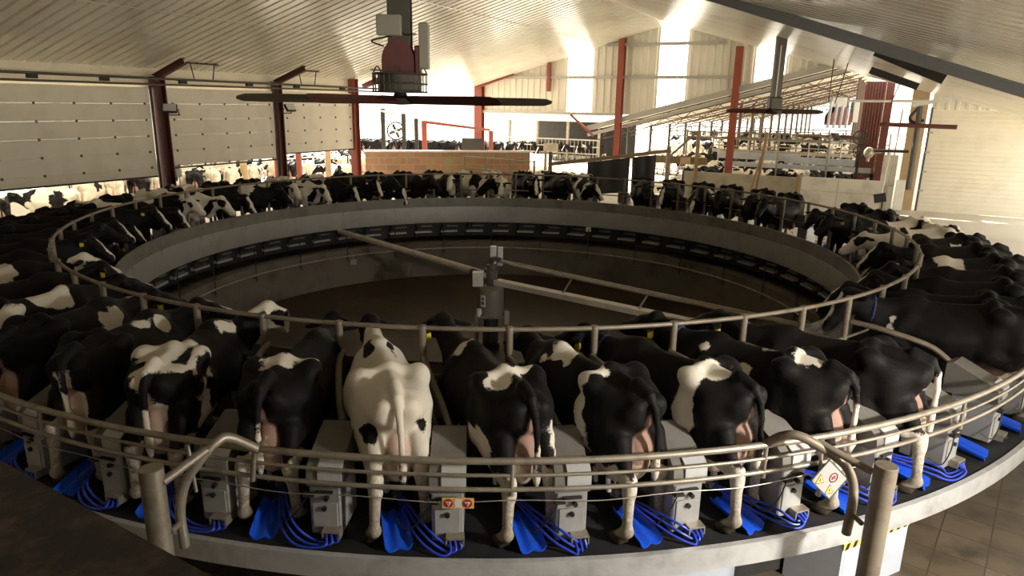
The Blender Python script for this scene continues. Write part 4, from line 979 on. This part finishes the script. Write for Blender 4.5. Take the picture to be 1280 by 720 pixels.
PICK = {7: 0, 8: 0, 9: 3, 10: 1, 11: 0, 12: 7, 13: 2, 14: 6, 15: 3, 16: 3, 18: 3, 19: 3, 20: 3, 21: 7, 22: 0, 23: 3, 25: 6, 26: 3, 27: 0, -28: 2, -27: 6, -26: 5, -25: 3, -24: 7, -23: 0, -22: 4, -21: 2, -20: 5, -19: 1, -18: 4, -17: 2, -16: 5, -15: 4, -14: 0, -13: 7, -12: 0, -11: 3, -10: 0, -9: 7, -8: 5, -7: 0}
for k, v in PICK.items():
    if v not in PROTO: PROTO[v] = o = new_cow('dairy_cow', *VAR[v][:3], .021)
    else: o = copy_tree(PROTO[v])
    tag(o, VAR[v][3] + ', ' + where(k), 'cow', 'cows on the carousel'); put_cow(o, k, rnd.uniform(-.02, .12), rnd.uniform(-.4, .4), 20 + rnd.uniform(-4, 4))

# ---------------------------------------------------------------- big ceiling fans
def ceiling_fan(loc, ztop, label, R=2.5, blades=6, rot=4, motor=True, cage=True, pan=0):
    t = thing('ceiling_fan', label, 'fan', loc, R_(pan), 'ceiling fans')
    h = ztop - loc[2]
    ms = obj('mast', MB().ibeam((.02, 0, .55 if motor else .10), (.02, 0, h), .36, .30, .03, (0, 1, 0)) if motor else MB().bar((0, 0, .10), (0, 0, h), .26, .16, (0, 1, 0)).box((0, 0, .22), (.36, .30, .34), bev=.03), 'mast_grey', t)
    if not motor: obj('bolt_row', MB().box((-.02, -.085, h / 2), (.03, .012, h * .75)), 'sticker', ms)
    obj('hub', MB().lathe([(.001, -.08), (.20, -.07), (.22, -.02), (.22, .03), (.12, .06), (.10, .12), (.001, .12)], 24), 'dark_iron', t)
    if cage:
        cg = MB(); 
        for z in (.13, .26, .42): cg.tube([(.45 * math.cos(a), .45 * math.sin(a), z) for a in [i * math.pi / 16 for i in range(32)]], .014, 6, closed=True)
        for i in range(28): a = i * math.pi / 14; cg.cyl((.45 * math.cos(a), .45 * math.sin(a), .12), (.45 * math.cos(a), .45 * math.sin(a), .43), .008, 5)
        for a in (0, 1.57, 3.14, 4.71): cg.tube(bez([(.45 * math.cos(a), .45 * math.sin(a), .42), (.38 * math.cos(a), .38 * math.sin(a), .54), (.30 * math.cos(a), .30 * math.sin(a), .42)], 5), .012, 6)
        obj('guard_cage', cg, 'mast_grey', t)
        obj('gear_drum', MB().lathe([(.30, .12), (.36, .14), (.36, .40), (.30, .42)], 28), 'mast_grey', t)
    if motor:
        prof = [(-.26, .40)] + [(.265 * math.cos(a), .62 + .33 * math.sin(a)) for a in [math.pi - i * math.pi / 14 for i in range(15)]] + [(.26, .40)]
        mh = obj('motor_plate', MB().prism(prof, 'y', -.20, -.16), 'fan_red', t)
        for z in (.80, .66): obj('bolt', MB().cyl((-.02, -.215, z), (-.02, -.19, z), .03, 12), 'mast_grey', mh)
        obj('motor_plate', MB().prism(prof, 'y', .14, .18), 'fan_red', t)
        obj('motor', MB().cyl((.0, -.16, .62), (.0, .14, .62), .19, 20).box((.31, 0, .64), (.10, .24, .46), bev=.02), 'fan_red', t)
        obj('drive_box', MB().box((.42, -.05, .86), (.16, .20, .72), bev=.015), 'box_grey', t)
        cbx = obj('switch_box', MB().box((-.12, -.22, 1.16), (.40, .14, .32), bev=.015), 'box_grey', t)
        obj('cable', MB().tube(bez([(-.02, -.2, 1.02), (-.36, -.2, .94), (-.40, -.2, .90), (-.22, -.2, .84)]), .014, 6).tube(bez([(.05, -.2, 1.08), (.14, -.22, 1.02), (.30, -.16, 1.04)]), .012, 6), 'black_plastic', t)
    for i in range(blades):
        a = R_(rot + 360 * i / blades); Rm = Matrix.Rotation(a, 3, 'Z') @ Matrix.Rotation(R_(-36), 3, 'X')
        pr = [(-.115, 0), (-.06, .016), (.03, .022), (.115, .002), (.03, -.002), (-.06, -.006)]
        vs = []; st = (.20, .55, R - .45, R - .12, R); sc = (1.0, 1.0, 1.0, .9, .35)
        for x, k in zip(st, sc): vs += [Rm @ Vector((x, y * k, z * k)) for y, z in pr]
        n = len(pr); fs = [tuple(range(n)), tuple(range(5 * n - 1, 4 * n - 1, -1))] + [(j * n + q, j * n + (q + 1) % n, (j + 1) * n + (q + 1) % n, (j + 1) * n + q) for j in range(4) for q in range(n)]
        b = obj('blade', MB().add(vs, fs), 'fan_blade' if i % 3 else 'fan_blade_grey', t)
        obj('blade_root', MB().bar(Rm @ Vector((.16, 0, .015)), Rm @ Vector((.60, 0, .02)), .14, .035, Rm @ Vector((0, 0, 1))), 'fan_blade', b)
    return t
ceiling_fan((-1.93, 12.0, 3.40), 6.45, 'large red-motored ceiling fan hanging in the upper foreground', R=2.62, rot=11)
p = B(7, 17.25, 3.28); ceiling_fan(tuple(p), roof_z(17.25) - .02, 'grey ceiling fan on a perforated mast under the right roof slope', R=1.3, blades=4, rot=-18, motor=False, cage=False)
p = B(26, 17.85, 1.96); f3 = ceiling_fan(tuple(p), 3.3, 'distant red ceiling fan inside the barn beyond the gable', R=.95, blades=5, rot=10, cage=False); f3.scale = (1.9, 1.9, 1.5)

# ---------------------------------------------------------------- floodlights
def flood(loc, ang, label):
    t = thing('floodlight', label, 'lamp', loc, ang, 'floodlights on the left columns')
    Rm = Matrix.Rotation(R_(-35), 3, 'X')
    obj('housing', MB().box((0, 0, 0), (.42, .10, .30), Rm, .02), 'dark_iron', t); obj('glass', MB().box(Rm @ Vector((0, -.055, 0)), (.36, .012, .24), Rm), 'lamp_glass', t)
    obj('bracket', MB().bar((-.22, .05, -.02), (-.22, .25, -.2), .03, .02).bar((.22, .05, -.02), (.22, .25, -.2), .03, .02).bar((-.25, .25, -.2), (.25, .25, -.2), .04, .03), 'dark_iron', t)
flood(B(.0, .72, 3.05), 0.35, 'floodlight on the dark red column left of the middle door'); flood(B(5.0, .66, 3.08), 1.0, 'floodlight on the column right of the middle door')
tag(obj('switch_box', MB().box((0, 0, 0), (.12, .2, .26), bev=.01).cyl((0, .04, -.5), (0, .04, -.12), .02, 8), 'sticker', loc=B(.35, .3, 1.05), rotz=-YAW), 'small white switch box low on the dark red left column', 'electrical box')

# ---------------------------------------------------------------- barn beyond the gable
BS0, BS1 = 19.9, 78.0
mb = MB()
for t0, t1 in ((6.7, 18.75),): mb.add([B(BS0, t0, barn_line(t0)), B(BS1, t0, barn_line(t0)), B(BS1, t1, barn_line(t1)), B(BS0, t1, barn_line(t1)), B(BS0, t0, barn_line(t0) + .06), B(BS1, t0, barn_line(t0) + .06), B(BS1, t1, barn_line(t1) + .06), B(BS0, t1, barn_line(t1) + .06)], [(0, 1, 2, 3), (7, 6, 5, 4), (0, 3, 7, 4), (1, 5, 6, 2), (0, 4, 5, 1), (3, 2, 6, 7)])
struct('roof_barn', mb, 'barn_sheet')
struct('trim_8', MB().bar(B(19.5, 6.6, barn_line(6.6) + .03), B(19.5, 18.8, barn_line(18.8) + .03), .10, .26, (0, 0, 1)), 'trim_grey')
struct('trim_9', MB().bar(B(19.62, 6.6, barn_line(6.6) - .30), B(19.62, 18.8, barn_line(18.8) - .30), .05, .16, (0, 0, 1)), 'trim_grey')
for i in range(13):
    s = 20.6 + 4.4 * i
    tr = MB(); zc = lambda t, d: barn_line(t) - d
    tr.bar(B(s, 6.8, zc(6.8, .10)), B(s, 18.6, zc(18.6, .10)), .045, .06); tr.bar(B(s, 6.8, zc(6.8, .62)), B(s, 18.6, zc(18.6, .62)), .045, .05)
    for j in range(8):
        t0 = 6.9 + 1.45 * j; tr.bar(B(s, t0, zc(t0, .62)), B(s, t0 + .72, zc(t0 + .72, .10)), .03, .03); tr.bar(B(s, t0 + .72, zc(t0 + .72, .10)), B(s, t0 + 1.45, zc(t0 + 1.45, .62)), .03, .03)
    tag(obj('roof_truss', tr, 'truss_rust'), 'rusty lattice roof truss, %s from the gable in the barn beyond' % ORD[i + 1], 'roof truss', 'lattice trusses of the barn')
    for nm, t0 in (('eave', 7.0), ('middle', 12.4), ('ridge', 18.4)):
        if (nm == 'middle' and i < 2) or (nm == 'ridge' and i < 3): continue
        tag(obj('barn_post', MB().bar(B(s, t0, GZ), B(s, t0, zc(t0, .1)), .14, .14, (0, 1, 0)), 'truss_rust' if nm != 'eave' else 'dark_iron'), 'slim barn post in the %s line, under the %s truss' % (nm, ORD[i + 1]), 'post', 'barn posts beyond the gable')
for t0, nm in ((8.6, 'lowest'), (11.0, 'second'), (13.4, 'third'), (15.8, 'highest')):
    tag(obj('roof_purlin', MB().bar(B(BS0, t0, barn_line(t0) - .05), B(BS1, t0, barn_line(t0) - .05), .05, .05), 'wood'), '%s long purlin under the barn roof' % nm, 'purlin', 'barn roof purlins')
# pen walls, barriers and gates
def slab(s0, t0, t1, z0, z1, m, name, label, cat, th=.16, s1=None, grp=None):
    a, b = B(s0, t0, (z0 + z1) / 2), B(s0 if s1 is None else s1, t1, (z0 + z1) / 2)
    o = obj(name, MB().bar(a, b, th, z1 - z0), m); return tag(o, label, cat, grp)
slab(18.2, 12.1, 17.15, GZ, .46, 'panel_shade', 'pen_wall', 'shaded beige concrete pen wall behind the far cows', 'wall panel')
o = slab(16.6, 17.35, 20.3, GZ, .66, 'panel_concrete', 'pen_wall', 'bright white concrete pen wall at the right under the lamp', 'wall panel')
obj('joint', MB().bar(B(16.5, 18.75, GZ), B(16.5, 18.75, .66), .012, .02, (0, 1, 0)), 'panel_shade', o); obj('joint', MB().bar(B(16.505, 17.35, .12), B(16.505, 20.3, .12), .01, .016), 'panel_shade', o)
obj('end_post', MB().bar(B(16.6, 17.3, GZ), B(16.6, 17.3, .72), .2, .2, (0, 1, 0)), 'wood', o)
slab(23.2, 12.6, 16.6, .80, 1.14, 'barrier_blue', 'feed_barrier', 'long pale blue-grey feed barrier behind the pen cows, left length', 'barrier', .08, 23.0, 'feed barriers in the barn')
slab(22.9, 15.9, 20.0, .72, 1.04, 'barrier_blue', 'feed_barrier', 'long pale blue-grey feed barrier behind the pen cows, right length', 'barrier', .08, 22.6, 'feed barriers in the barn')
slab(21.4, 13.2, 19.8, .56, .78, 'barrier_blue', 'crowd_rail', 'grey rail board in front of the pale blue feed barriers', 'barrier', .06)
slab(29, 11.0, 19.9, .75, .95, 'galv', 'crowd_rail', 'far galvanised rail board deep inside the barn', 'barrier', .05)
def rails(name, s0, t0, s1, t1, zs, label, posts=4, m='galv', r=.025, grp=None, z0=GZ):
    t = thing(name, label, 'fence', B(s0, t0, 0), 0, grp); o = B(s0, t0, 0)
    for z in zs: obj('rail', MB().cyl(Vector((0, 0, z)), B(s1, t1, z) - o, r, 8), m, t)
    for i in range(posts): p = B(s0, t0, 0).lerp(B(s1, t1, 0), i / (posts - 1)) - o; obj('post', MB().cyl(p + Vector((0, 0, z0)), p + Vector((0, 0, max(zs) + .05)), r * 1.4, 8), m, t)
    return t
rails('pipe_fence', 20.2, 11.6, 20.2, 18.0, (1.95, 2.2), 'high pair of thin pipes between tall posts over the pen', 4, 'galv_dull', .03)
rails('pipe_fence', 26, 12.0, 26, 19.8, (1.3, 1.65), 'thin pale pipe fence deep in the barn below the red fan', 6, 'galv', .03)
rails('pipe_fence', 34, 10.0, 34, 20.5, (.9, 1.3, 1.9), 'far pipe fence at the bright end of the barn', 9, 'mast_grey', .035)
tag(obj('timber_post', MB().cyl(B(17, 15.55, -.2), B(17, 15.75, 2.38), .07, 10), 'wood'), 'leaning timber post rising above the shaded pen wall', 'post', 'timber posts at the pens')
tag(obj('timber_post', MB().cyl(B(16.8, 15.35, -.1), B(17, 15.62, 1.35), .05, 10), 'wood'), 'short leaning prop against the timber post', 'post', 'timber posts at the pens')
tag(obj('timber_post', MB().bar(B(18, 12.65, GZ), B(18, 12.65, 2.33), .15, .15, (0, 1, 0)), 'wood'), 'tall square timber post right of the black curtain', 'post', 'timber posts at the pens')
tag(obj('timber_brace', MB().bar(B(18, 12.55, 2.25), B(18, 11.3, 1.0), .07, .10), 'wood'), 'diagonal timber brace on the tall square post', 'brace')
tag(obj('plank_rail', MB().bar(B(18.1, 10.6, .95), B(18.1, 13.1, .95), .06, .34), 'wood'), 'dark plank board between the timber posts above the curtain', 'board')
tag(obj('wooden_box', MB().box((0, 0, 0), (.42, .22, .3), bev=.01), 'brick_pier', loc=B(17.8, 12.2, .95), rotz=-YAW), 'rusty box fixed on the plank board', 'box')
def gate(s, t0, t1, z0, z1, label, rotz=-YAW):
    t = thing('tube_gate', label, 'gate', B(s, t0, 0), rotz, 'tube gates'); w = t1 - t0
    obj('frame', MB().tube([(0, 0, z0), (0, 0, z1), (w, 0, z1 - .12), (w, 0, z0 - .12), (0, 0, z0)], .03, 8), 'white_paint', t)
    for f in (.33, .66): obj('bar', MB().cyl((0, 0, z0 + (z1 - z0) * f), (w, 0, z0 - .12 + (z1 - z0) * f), .022, 8), 'white_paint', t)
    for f in (.05, .95): obj('leg', MB().cyl((w * f, 0, GZ), (w * f, 0, z0), .03, 8), 'white_paint', t)
gate(15.5, 11.3, 12.6, .0, .75, 'white tube gate standing right of the black curtain')
# black curtain on its sloping beam
tag(obj('curtain_beam', MB().bar((1.2, 24.62, 1.31), (5.5, 24.62, 1.86), .10, .12), 'wood'), 'sloping timber beam carrying the black rubber curtain', 'beam')
def curtain(x0, x1, zb0, zb1, label):
    zt = lambda x: 1.31 + (x - 1.2) * .128 - .07; vs = []; n = 16
    for i in range(n + 1):
        u = i / n; x = x0 + (x1 - x0) * u; y = 24.5 + .02 * math.sin(u * 14)
        for d in (0, .02): vs += [(x, y + d, zt(x)), (x, y + d, zb0 + (zb1 - zb0) * u)]
    fs = []
    for i in range(n): a = 4 * i; b = a + 4; fs += [(a, b, b + 1, a + 1), (a + 2, a + 3, b + 3, b + 2), (a, a + 2, b + 2, b), (a + 1, b + 1, b + 3, a + 3)]
    fs += [(0, 1, 3, 2), (4 * n, 4 * n + 2, 4 * n + 3, 4 * n + 1)]
    tag(obj('rubber_curtain', MB().add(vs, fs), 'black_curtain'), label, 'curtain', 'black rubber curtains at the carousel exit')
curtain(2.58, 4.06, .27, .40, 'wide black rubber curtain sheet hanging behind the far carousel edge, left part'); curtain(4.15, 4.98, .48, .52, 'narrow black rubber curtain sheet hanging right of the bright slit')
for x, z, lb in ((1.28, 1.75, 'grey steel gate post at the right end of the block wall'), (5.45, 2.0, 'steel post at the right end of the curtain beam')):
    tag(obj('gate_post', MB().bar((x, 24.75, GZ), (x, 24.75, z), .13, .13, (0, 1, 0)), 'galv_dull'), lb, 'post', 'posts of the curtain beam')
rails('pipe_fence', 13.0, 3.2, 12.2, 7.2, (.5, 1.0), 'grey pipe rails of the exit lane left of the curtain', 4, 'galv_dull', .03)
tag(obj('electrical_box', MB().box((0, 0, 0), (.75, .2, .42), bev=.02).box((-.1, -.105, .02), (.2, .02, .18)), 'panel_shade', loc=B(18.6, 5.0, 1.22), rotz=-YAW), 'beige cabinet box on the post right of the block wall', 'electrical box')
tag(obj('box_stand', MB().bar(B(18.6, 4.72, GZ), B(18.6, 4.72, 1.5), .14, .14, (0, 1, 0)), 'galv_dull'), 'grey post carrying the beige cabinet box', 'post')
tag(obj('roof_strut', MB().bar(B(19.4, 5.7, 2.86), B(19.4, 7.0, 1.85), .10, .10), 'red_steel'), 'short rusty strut slanting to the barn eave left of the tall red column', 'strut')
# open feed shed behind the gable at the left
fs_ = thing('feed_shed', 'dark open feed shed seen under the gable between block wall and barn', 'building', B(34, -5.6, GZ), -YAW)
obj('roof', MB().box((3.9, 3, 2.95), (8.8, 6.5, .12)), 'barn_roof', fs_); obj('back_wall', MB().box((3.9, 6, 1.45), (8.6, .15, 2.9)), 'dark_iron', fs_)
for x in (0, 2.4, 4.9, 7.4): obj('post', MB().box((x, 0, 1.45), (.18, .18, 2.9)), 'galv_dull', fs_)
for z in (.6, 1.1, 1.6): obj('rail', MB().cyl((0, -.1, z), (7.4, -.1, z), .05, 8), 'galv', fs_)
for i in range(26): obj('neck_bar', MB().cyl((.3 * i + .1, -.1, .6), (.3 * i + .1, -.1, 1.6), .03, 6), 'galv_dull', fs_)
# lattice circulation fans
def drum_fan(loc, r, ang, label, zpost=None):
    t = thing('drum_fan', label, 'fan', loc, ang, 'lattice circulation fans'); c = [(r * math.cos(a), 0, r * math.sin(a)) for a in [i * math.pi / 14 for i in range(28)]]
    obj('ring', MB().tube(c, r * .09, 6, closed=True), 'dark_iron', t)
    sp = MB()
    for i in range(3): a = i * math.pi / 3; sp.cyl((r * math.cos(a), -.03, r * math.sin(a)), (-r * math.cos(a), -.03, -r * math.sin(a)), r * .04, 6)
    obj('spokes', sp, 'dark_iron', t)
    for i in range(4): a = i * math.pi / 2 + .4; obj('blade', MB().box(Matrix.Rotation(-a, 3, 'Y') @ Vector((r * .5, .03, 0)), (r * .7, .02, r * .34), Matrix.Rotation(-a, 3, 'Y') @ Matrix.Rotation(.5, 3, 'X')), 'mast_grey', t)
    obj('stand', MB().bar((0, .08, -r), (0, .08, GZ - loc[2]), .07, .07, (0, 1, 0)), 'dark_iron', t)
p = B(21, 19.2, 2.15); drum_fan(tuple(p), .30, -YAW, 'upper lattice fan left of the rust red cladding'); p = B(20.9, 19.25, 1.52); drum_fan(tuple(p), .27, -YAW, 'lower lattice fan left of the rust red cladding')
drum_fan((-5.9, 35, 1.95), .42, .2, 'round spoked fan outside above the block wall'); drum_fan((-8.6, 36, 1.2), .55, .2, 'round spoked fan outside at the left end of the block wall')
# clutter at the right end of the back wall
S_ = 18.6
tag(obj('globe_lamp', MB().sphere((0, 0, 0), (.20, .20, .24), 16).cyl((0, 0, -.22), (0, 0, -.36), .06, 10).cyl((.1, 0, 0), (.5, .05, .05), .05, 8), 'galv', loc=B(S_, 19.65, 1.62), rotz=-YAW), 'round silver lamp on an arm before the dark red column', 'lamp')
def pipe_(s, a, b, r, m, nm, lb, cat='pipe'): return tag(obj(nm, MB().cyl(B(s, *a), B(s, *b), r, 10), m), lb, cat)
pipe_(S_ - .25, (19.9, 2.80), (22.6, 2.76), .09, 'dark_red_steel', 'cross_beam', 'dark brown cross beam at the upper right before the red columns', 'beam')
pipe_(S_, (19.8, 1.72), (21.1, 1.74), .06, 'dark_iron', 'lamp_arm', 'dark bracket arm behind the silver lamp', 'bracket')
pipe_(17, (18.66, 3.69), (22.0, 3.72), .05, 'white_paint', 'conduit', 'long pale horizontal pipe across the upper right corner')
tag(obj('conduit', MB().bar(B(16, 20.9, 3.55), B(16, 22.9, 4.0), .10, .14), 'white_paint'), 'pale sloping channel rising to the right edge', 'pipe')
tag(obj('drain_hose', MB().tube(bez([B(S_, 21.2, 3.5), B(S_, 20.95, 3.1), B(S_, 21.1, 2.9), B(S_, 21.45, 3.0)]), .06, 8), 'black_plastic'), 'black hook-shaped hose hanging near the brick pier', 'hose')
pipe_(S_, (21.25, 3.6), (21.3, .2), .11, 'mast_grey', 'downpipe', 'thick grey downpipe running in front of the orange pier')
pipe_(S_, (20.65, 3.4), (20.55, -.2), .03, 'galv', 'conduit', 'thin vertical pipe left of the thick grey downpipe'); pipe_(S_, (20.45, 1.8), (20.35, -.4), .03, 'white_paint', 'conduit', 'thin white vertical pipe below the lamp bracket')
tag(obj('electrical_box', MB().box((0, 0, 0), (.34, .2, 1.25), bev=.02), 'white_paint', loc=B(S_, 21.0, -.05), rotz=-YAW), 'tall white electrical cabinet at the foot of the orange pier', 'electrical box')
tag(obj('electrical_box', MB().box((0, 0, 0), (.22, .2, 1.0), bev=.02), 'box_grey', loc=B(S_, 20.66, -.2), rotz=-YAW), 'narrow grey electrical cabinet left of the tall white one', 'electrical box')
tag(obj('control_screen', MB().box((0, 0, 0), (.42, .06, .34), Matrix.Rotation(R_(-14), 3, 'Y'), .01).cyl((.1, .03, -.1), (.1, .03, -1.0 - .3), .03, 8), 'black_plastic', loc=B(15.5, 20.3, .12), rotz=-YAW), 'small tilted black control panel at the right of the white wall', 'screen')
tag(obj('white_panel', MB().box((0, 0, 0), (.55, .06, 2.4), bev=.01), 'panel_concrete', loc=B(19.0, 20.5, .35), rotz=-YAW), 'upright pale panel right of the massive dark red column', 'panel')
for i in range(4): tag(obj('hanging_tube', MB().cyl(B(24, 17.62 + .27 * i, 3.75 - .12 * i), B(24, 17.58 + .27 * i, 2.45), .07, 10), 'barrier_blue'), '%s of four pale tubes hanging above the distant red fan' % ['leftmost', 'second', 'third', 'rightmost'][i], 'tube', 'pale hanging tubes')
for i, (t0, z0, z1) in enumerate(((18.3, roof_z(18.3), 3.6), (18.75, roof_z(18.75), 3.55), (20.4, roof_z(20.4), 3.5))): tag(obj('hanger_wire', MB().cyl(B(12, t0, z0), B(12, t0 - (.25 if i else 0), z1), .018, 6), 'dark_iron'), '%s thin hanger wire under the right roof slope' % ['left', 'middle', 'right'][i], 'wire', 'hanger wires')

# ---------------------------------------------------------------- yard at the left: posts, gate, shelter
for x, y, z, w, m, lb in ((-11.8, 30.3, 1.35, .22, 'brick_pier', 'tan post seen under the middle door'), (-10.4, 30.6, 1.4, .22, 'red_steel', 'red post under the right end of the middle door'), (-9.55, 30.9, 1.6, .2, 'red_steel', 'orange post under the narrow third door, left of two'), (-8.2, 30.7, 1.6, .2, 'brick_pier', 'tan post under the narrow third door, right of two'), (-16.0, 25.6, .9, .2, 'brick_pier', 'tan post seen under the left door'),
                     (-4.55, 35.5, 2.45, .25, 'red_steel', 'orange post outside behind the block wall'), (-6.9, 37, 3.0, .2, 'dark_iron', 'dark post of the yard shelter, left'), (-5.9, 37.5, 2.75, .2, 'dark_iron', 'dark post of the yard shelter, middle'), (-5.3, 38, 2.5, .2, 'dark_iron', 'dark post of the yard shelter, right'), (-1.3, 38.7, 1.9, .24, 'red_steel', 'orange post before the dark panel outside')):
    tag(obj('yard_post', MB().box((0, 0, (z + GZ) / 2), (w, w, z - GZ)), m, loc=(x, y, 0)), lb, 'post', 'yard posts outside the hall')
tag(obj('shelter_roof', MB().bar((-8.4, 36.8, 3.15), (-6.3, 37.2, 2.75), 2.2, .08), 'barn_roof'), 'small sloping shelter roof outside above the block wall', 'roof')
tag(obj('yard_beam', MB().bar((-4.6, 35.5, 2.4), (-1.4, 38.5, 1.95), .14, .14), 'red_steel'), 'orange beam linking the orange posts outside', 'beam')
tag(obj('steel_sheet', MB().box((0, 0, 0), (1.15, .1, 1.9)), 'dark_iron', loc=(-2.3, 38.3, .55)), 'dark square panel outside above the block wall', 'panel')
rails('pipe_fence', 8.5, -4.2, 12.0, -4.2, (-.1, .3, .7), 'white pipe fence outside under the right doors', 5, 'white_paint', .03)
rails('pipe_fence', 2.0, -6.0, 8.0, -6.0, (-.1, .35, .8), 'white pipe fence outside under the middle door', 6, 'white_paint', .03)
rails('pipe_fence', -6.0, -4.0, -.5, -4.0, (.2, .65), 'white pipe fence outside under the left door', 5, 'white_paint', .03)

# ---------------------------------------------------------------- cows in pens and yard (shared meshes)
for v in (0, 1, 2, 3, 4, 5, 6, 7):
    if v not in PROTO: PROTO[v] = None
def herd(s, t0, t1, n, ref, base_rot, seq, jit=.25, group='cows penned in the barn', order=True, z=GZ):
    for i in range(n):
        v = seq[i % len(seq)]; o = PROTO[v].copy(); COL.objects.link(o)
        t = t0 + (t1 - t0) * (i / max(1, n - 1)); o.location = B(s + rnd.uniform(-jit, jit), t, z); o.rotation_euler = (0, 0, base_rot + rnd.uniform(-.35, .35))
        tag(o, ('%s, %s from the left %s' % (VAR[v][3], ORD[i + 1], ref)) if n > 1 else '%s %s' % (VAR[v][3], ref), 'cow', group)
herd(20.7, 11.9, 18.6, 8, 'behind the shaded pen wall', -YAW + .3, (4, 0, 2, 6, 1, 4, 3, 5))
herd(22.3, 12.3, 19.6, 9, 'before the pale blue barriers', -YAW + 1.3, (2, 4, 5, 0, 6, 2, 1, 4, 7), .15)
herd(25.2, 11.4, 19.4, 9, 'just beyond the pale blue barriers', -YAW - .3, (0, 6, 4, 2, 1, 5, 0, 4, 2))
herd(31, 10.4, 19.6, 10, 'in the middle of the barn', -YAW + 1.4, (3, 4, 0, 2, 7, 6, 1, 4, 0, 2))
herd(38, 8.2, 19.6, 12, 'deep in the barn', -YAW + .2, (2, 0, 4, 6, 5, 1, 2, 0, 4, 7, 6, 1))
herd(44, 5.5, 17.5, 15, 'in the third rearmost barn row', -YAW + .9, (2, 6, 4, 2, 0, 5, 2), .5, z=GZ + .15)
herd(50, 4.0, 17.5, 16, 'in the second rearmost barn row', -YAW + 1.6, (6, 2, 0, 4, 2, 3, 2), .5, z=GZ + .3)
herd(58, 2.0, 17.5, 17, 'in the rearmost barn row', -YAW + .6, (2, 4, 6, 0, 2, 6, 3), .5, z=GZ + .55)
for i, (s, z) in enumerate(((44, .15), (50, .3), (58, .55))): struct('floor_stalls_%d' % (i + 1), MB().bar(B(s, 1.0, GZ + z / 2 - .012), B(s, 19.0, GZ + z / 2 - .012), 3.4, z), 'panel_shade')
rails('pipe_fence', 46.5, 3.5, 46.5, 18.5, (.5, .9, 1.3), 'grey stall rails before the second rearmost barn row', 12, 'mast_grey', .04)
rails('pipe_fence', 55, 2.0, 55, 18.5, (.6, 1.0, 1.5), 'grey stall rails before the rearmost barn row', 13, 'mast_grey', .04)
herd(29, 7.4, 10.2, 4, 'below the barn eave', -YAW + .4, (2, 6, 4, 2))
herd(13.6, 6.6, 8.6, 3, 'in the exit lane', -YAW + 1.5, (2, 6, 4), .3)
herd(34.7, -5.0, 1.4, 9, 'in the dark feed shed', -YAW + 3.1, (3, 0, 3, 7, 0, 3, 0, 1, 3), .1, 'cows outside the hall')
herd(-.6, -4.6, -4.6, 1, 'in the yard close under the left door', -YAW + 1.2, (2,), .1, 'cows outside the hall')
herd(-1.9, -3.0, -3.0, 1, 'in the yard at the left door edge', -YAW + 1.8, (6,), .1, 'cows outside the hall')
herd(-3.6, -2.9, -2.9, 1, 'in the yard beyond the left picture edge', -YAW + 1.5, (4,), .1, 'cows outside the hall')
herd(4.0, -7.5, -7.5, 1, 'in the yard under the middle door', -YAW + 2.0, (2,), .1, 'cows outside the hall'); herd(6.4, -7.0, -7.0, 1, 'in the yard behind the middle door', -YAW + 2.6, (6,), .1, 'cows outside the hall')
herd(10.6, -2.2, -2.2, 1, 'in the yard under the narrow third door', -YAW + 1.6, (6,), .1, 'cows outside the hall')
struct('ground_terrace', MB().box((-5.0, 45.5, (GZ - .12) / 2 - .03), (15, 10, GZ * -1 - .12 + .02)), 'ground')
for i in range(13):
    v = (3, 0, 3, 7, 1, 3, 0, 3, 3, 4, 3, 0, 7)[i]; o = PROTO[v].copy(); COL.objects.link(o); o.location = (-10.6 + .85 * i, 43 + rnd.uniform(-.6, .6), -.14); o.rotation_euler = (0, 0, rnd.uniform(-1.2, 1.2))
    tag(o, '%s, %s from the left outside beyond the block wall' % (VAR[v][3].replace(' and lowered head', ''), ORD[i + 1]), 'cow', 'cows outside the hall')

# more yard cows along the left wall; unseen roof added to shade the yard
struct('roof_yard_shade', MB().bar(B(-9, -9.0, 4.4), B(10.5, -9.0, 4.4), 14.0, .1), 'barn_roof')
def yard_row(t, s0, s1, n, seq, ref, base):
    for i in range(n):
        v = seq[i % len(seq)]; o = PROTO[v].copy(); COL.objects.link(o)
        o.location = B(s0 + (s1 - s0) * i / (n - 1), t + rnd.uniform(-.3, .3), GZ); o.rotation_euler = (0, 0, base + rnd.uniform(-.4, .4))
        tag(o, '%s, %s from the left in the %s row' % (VAR[v][3], ORD[i + 1], ref), 'cow', 'cows in the yard left of the hall')
yard_row(-4.9, .5, 15.5, 15, (2, 6, 3, 2, 5, 6, 2), 'near yard', -YAW + .6)
yard_row(-8.0, 1.5, 18.5, 17, (2, 0, 6, 2, 3, 4, 2), 'far yard', -YAW + 1.4)
for i, s in enumerate((-6, -1.5, 3.2, 7.9)): tag(obj('yard_post', MB().bar(B(s, -10.8, GZ), B(s, -10.8, 4.3), .2, .2, (0, 1, 0)), 'truss_rust'), '%s tall dark post of the roofed yard behind the left doors' % ORD[i + 1], 'post', 'yard posts outside the hall')

fl = thing('fill_lamp_fixture', 'added unseen fixture of the fill lamp right of the viewing gallery', 'lamp', (5.98, 1.52, 2.85), R_(46))  # fixture made up around the added fill lamp, out of frame
obj('housing', MB().box((0, -.06, .02), (.62, .12, .46), Matrix.Rotation(R_(-27), 3, 'X'), .02), 'dark_iron', fl); obj('bracket', MB().bar((0, -.1, .1), (0, -.1, .5), .06, .04, (0, 1, 0)), 'dark_iron', fl)
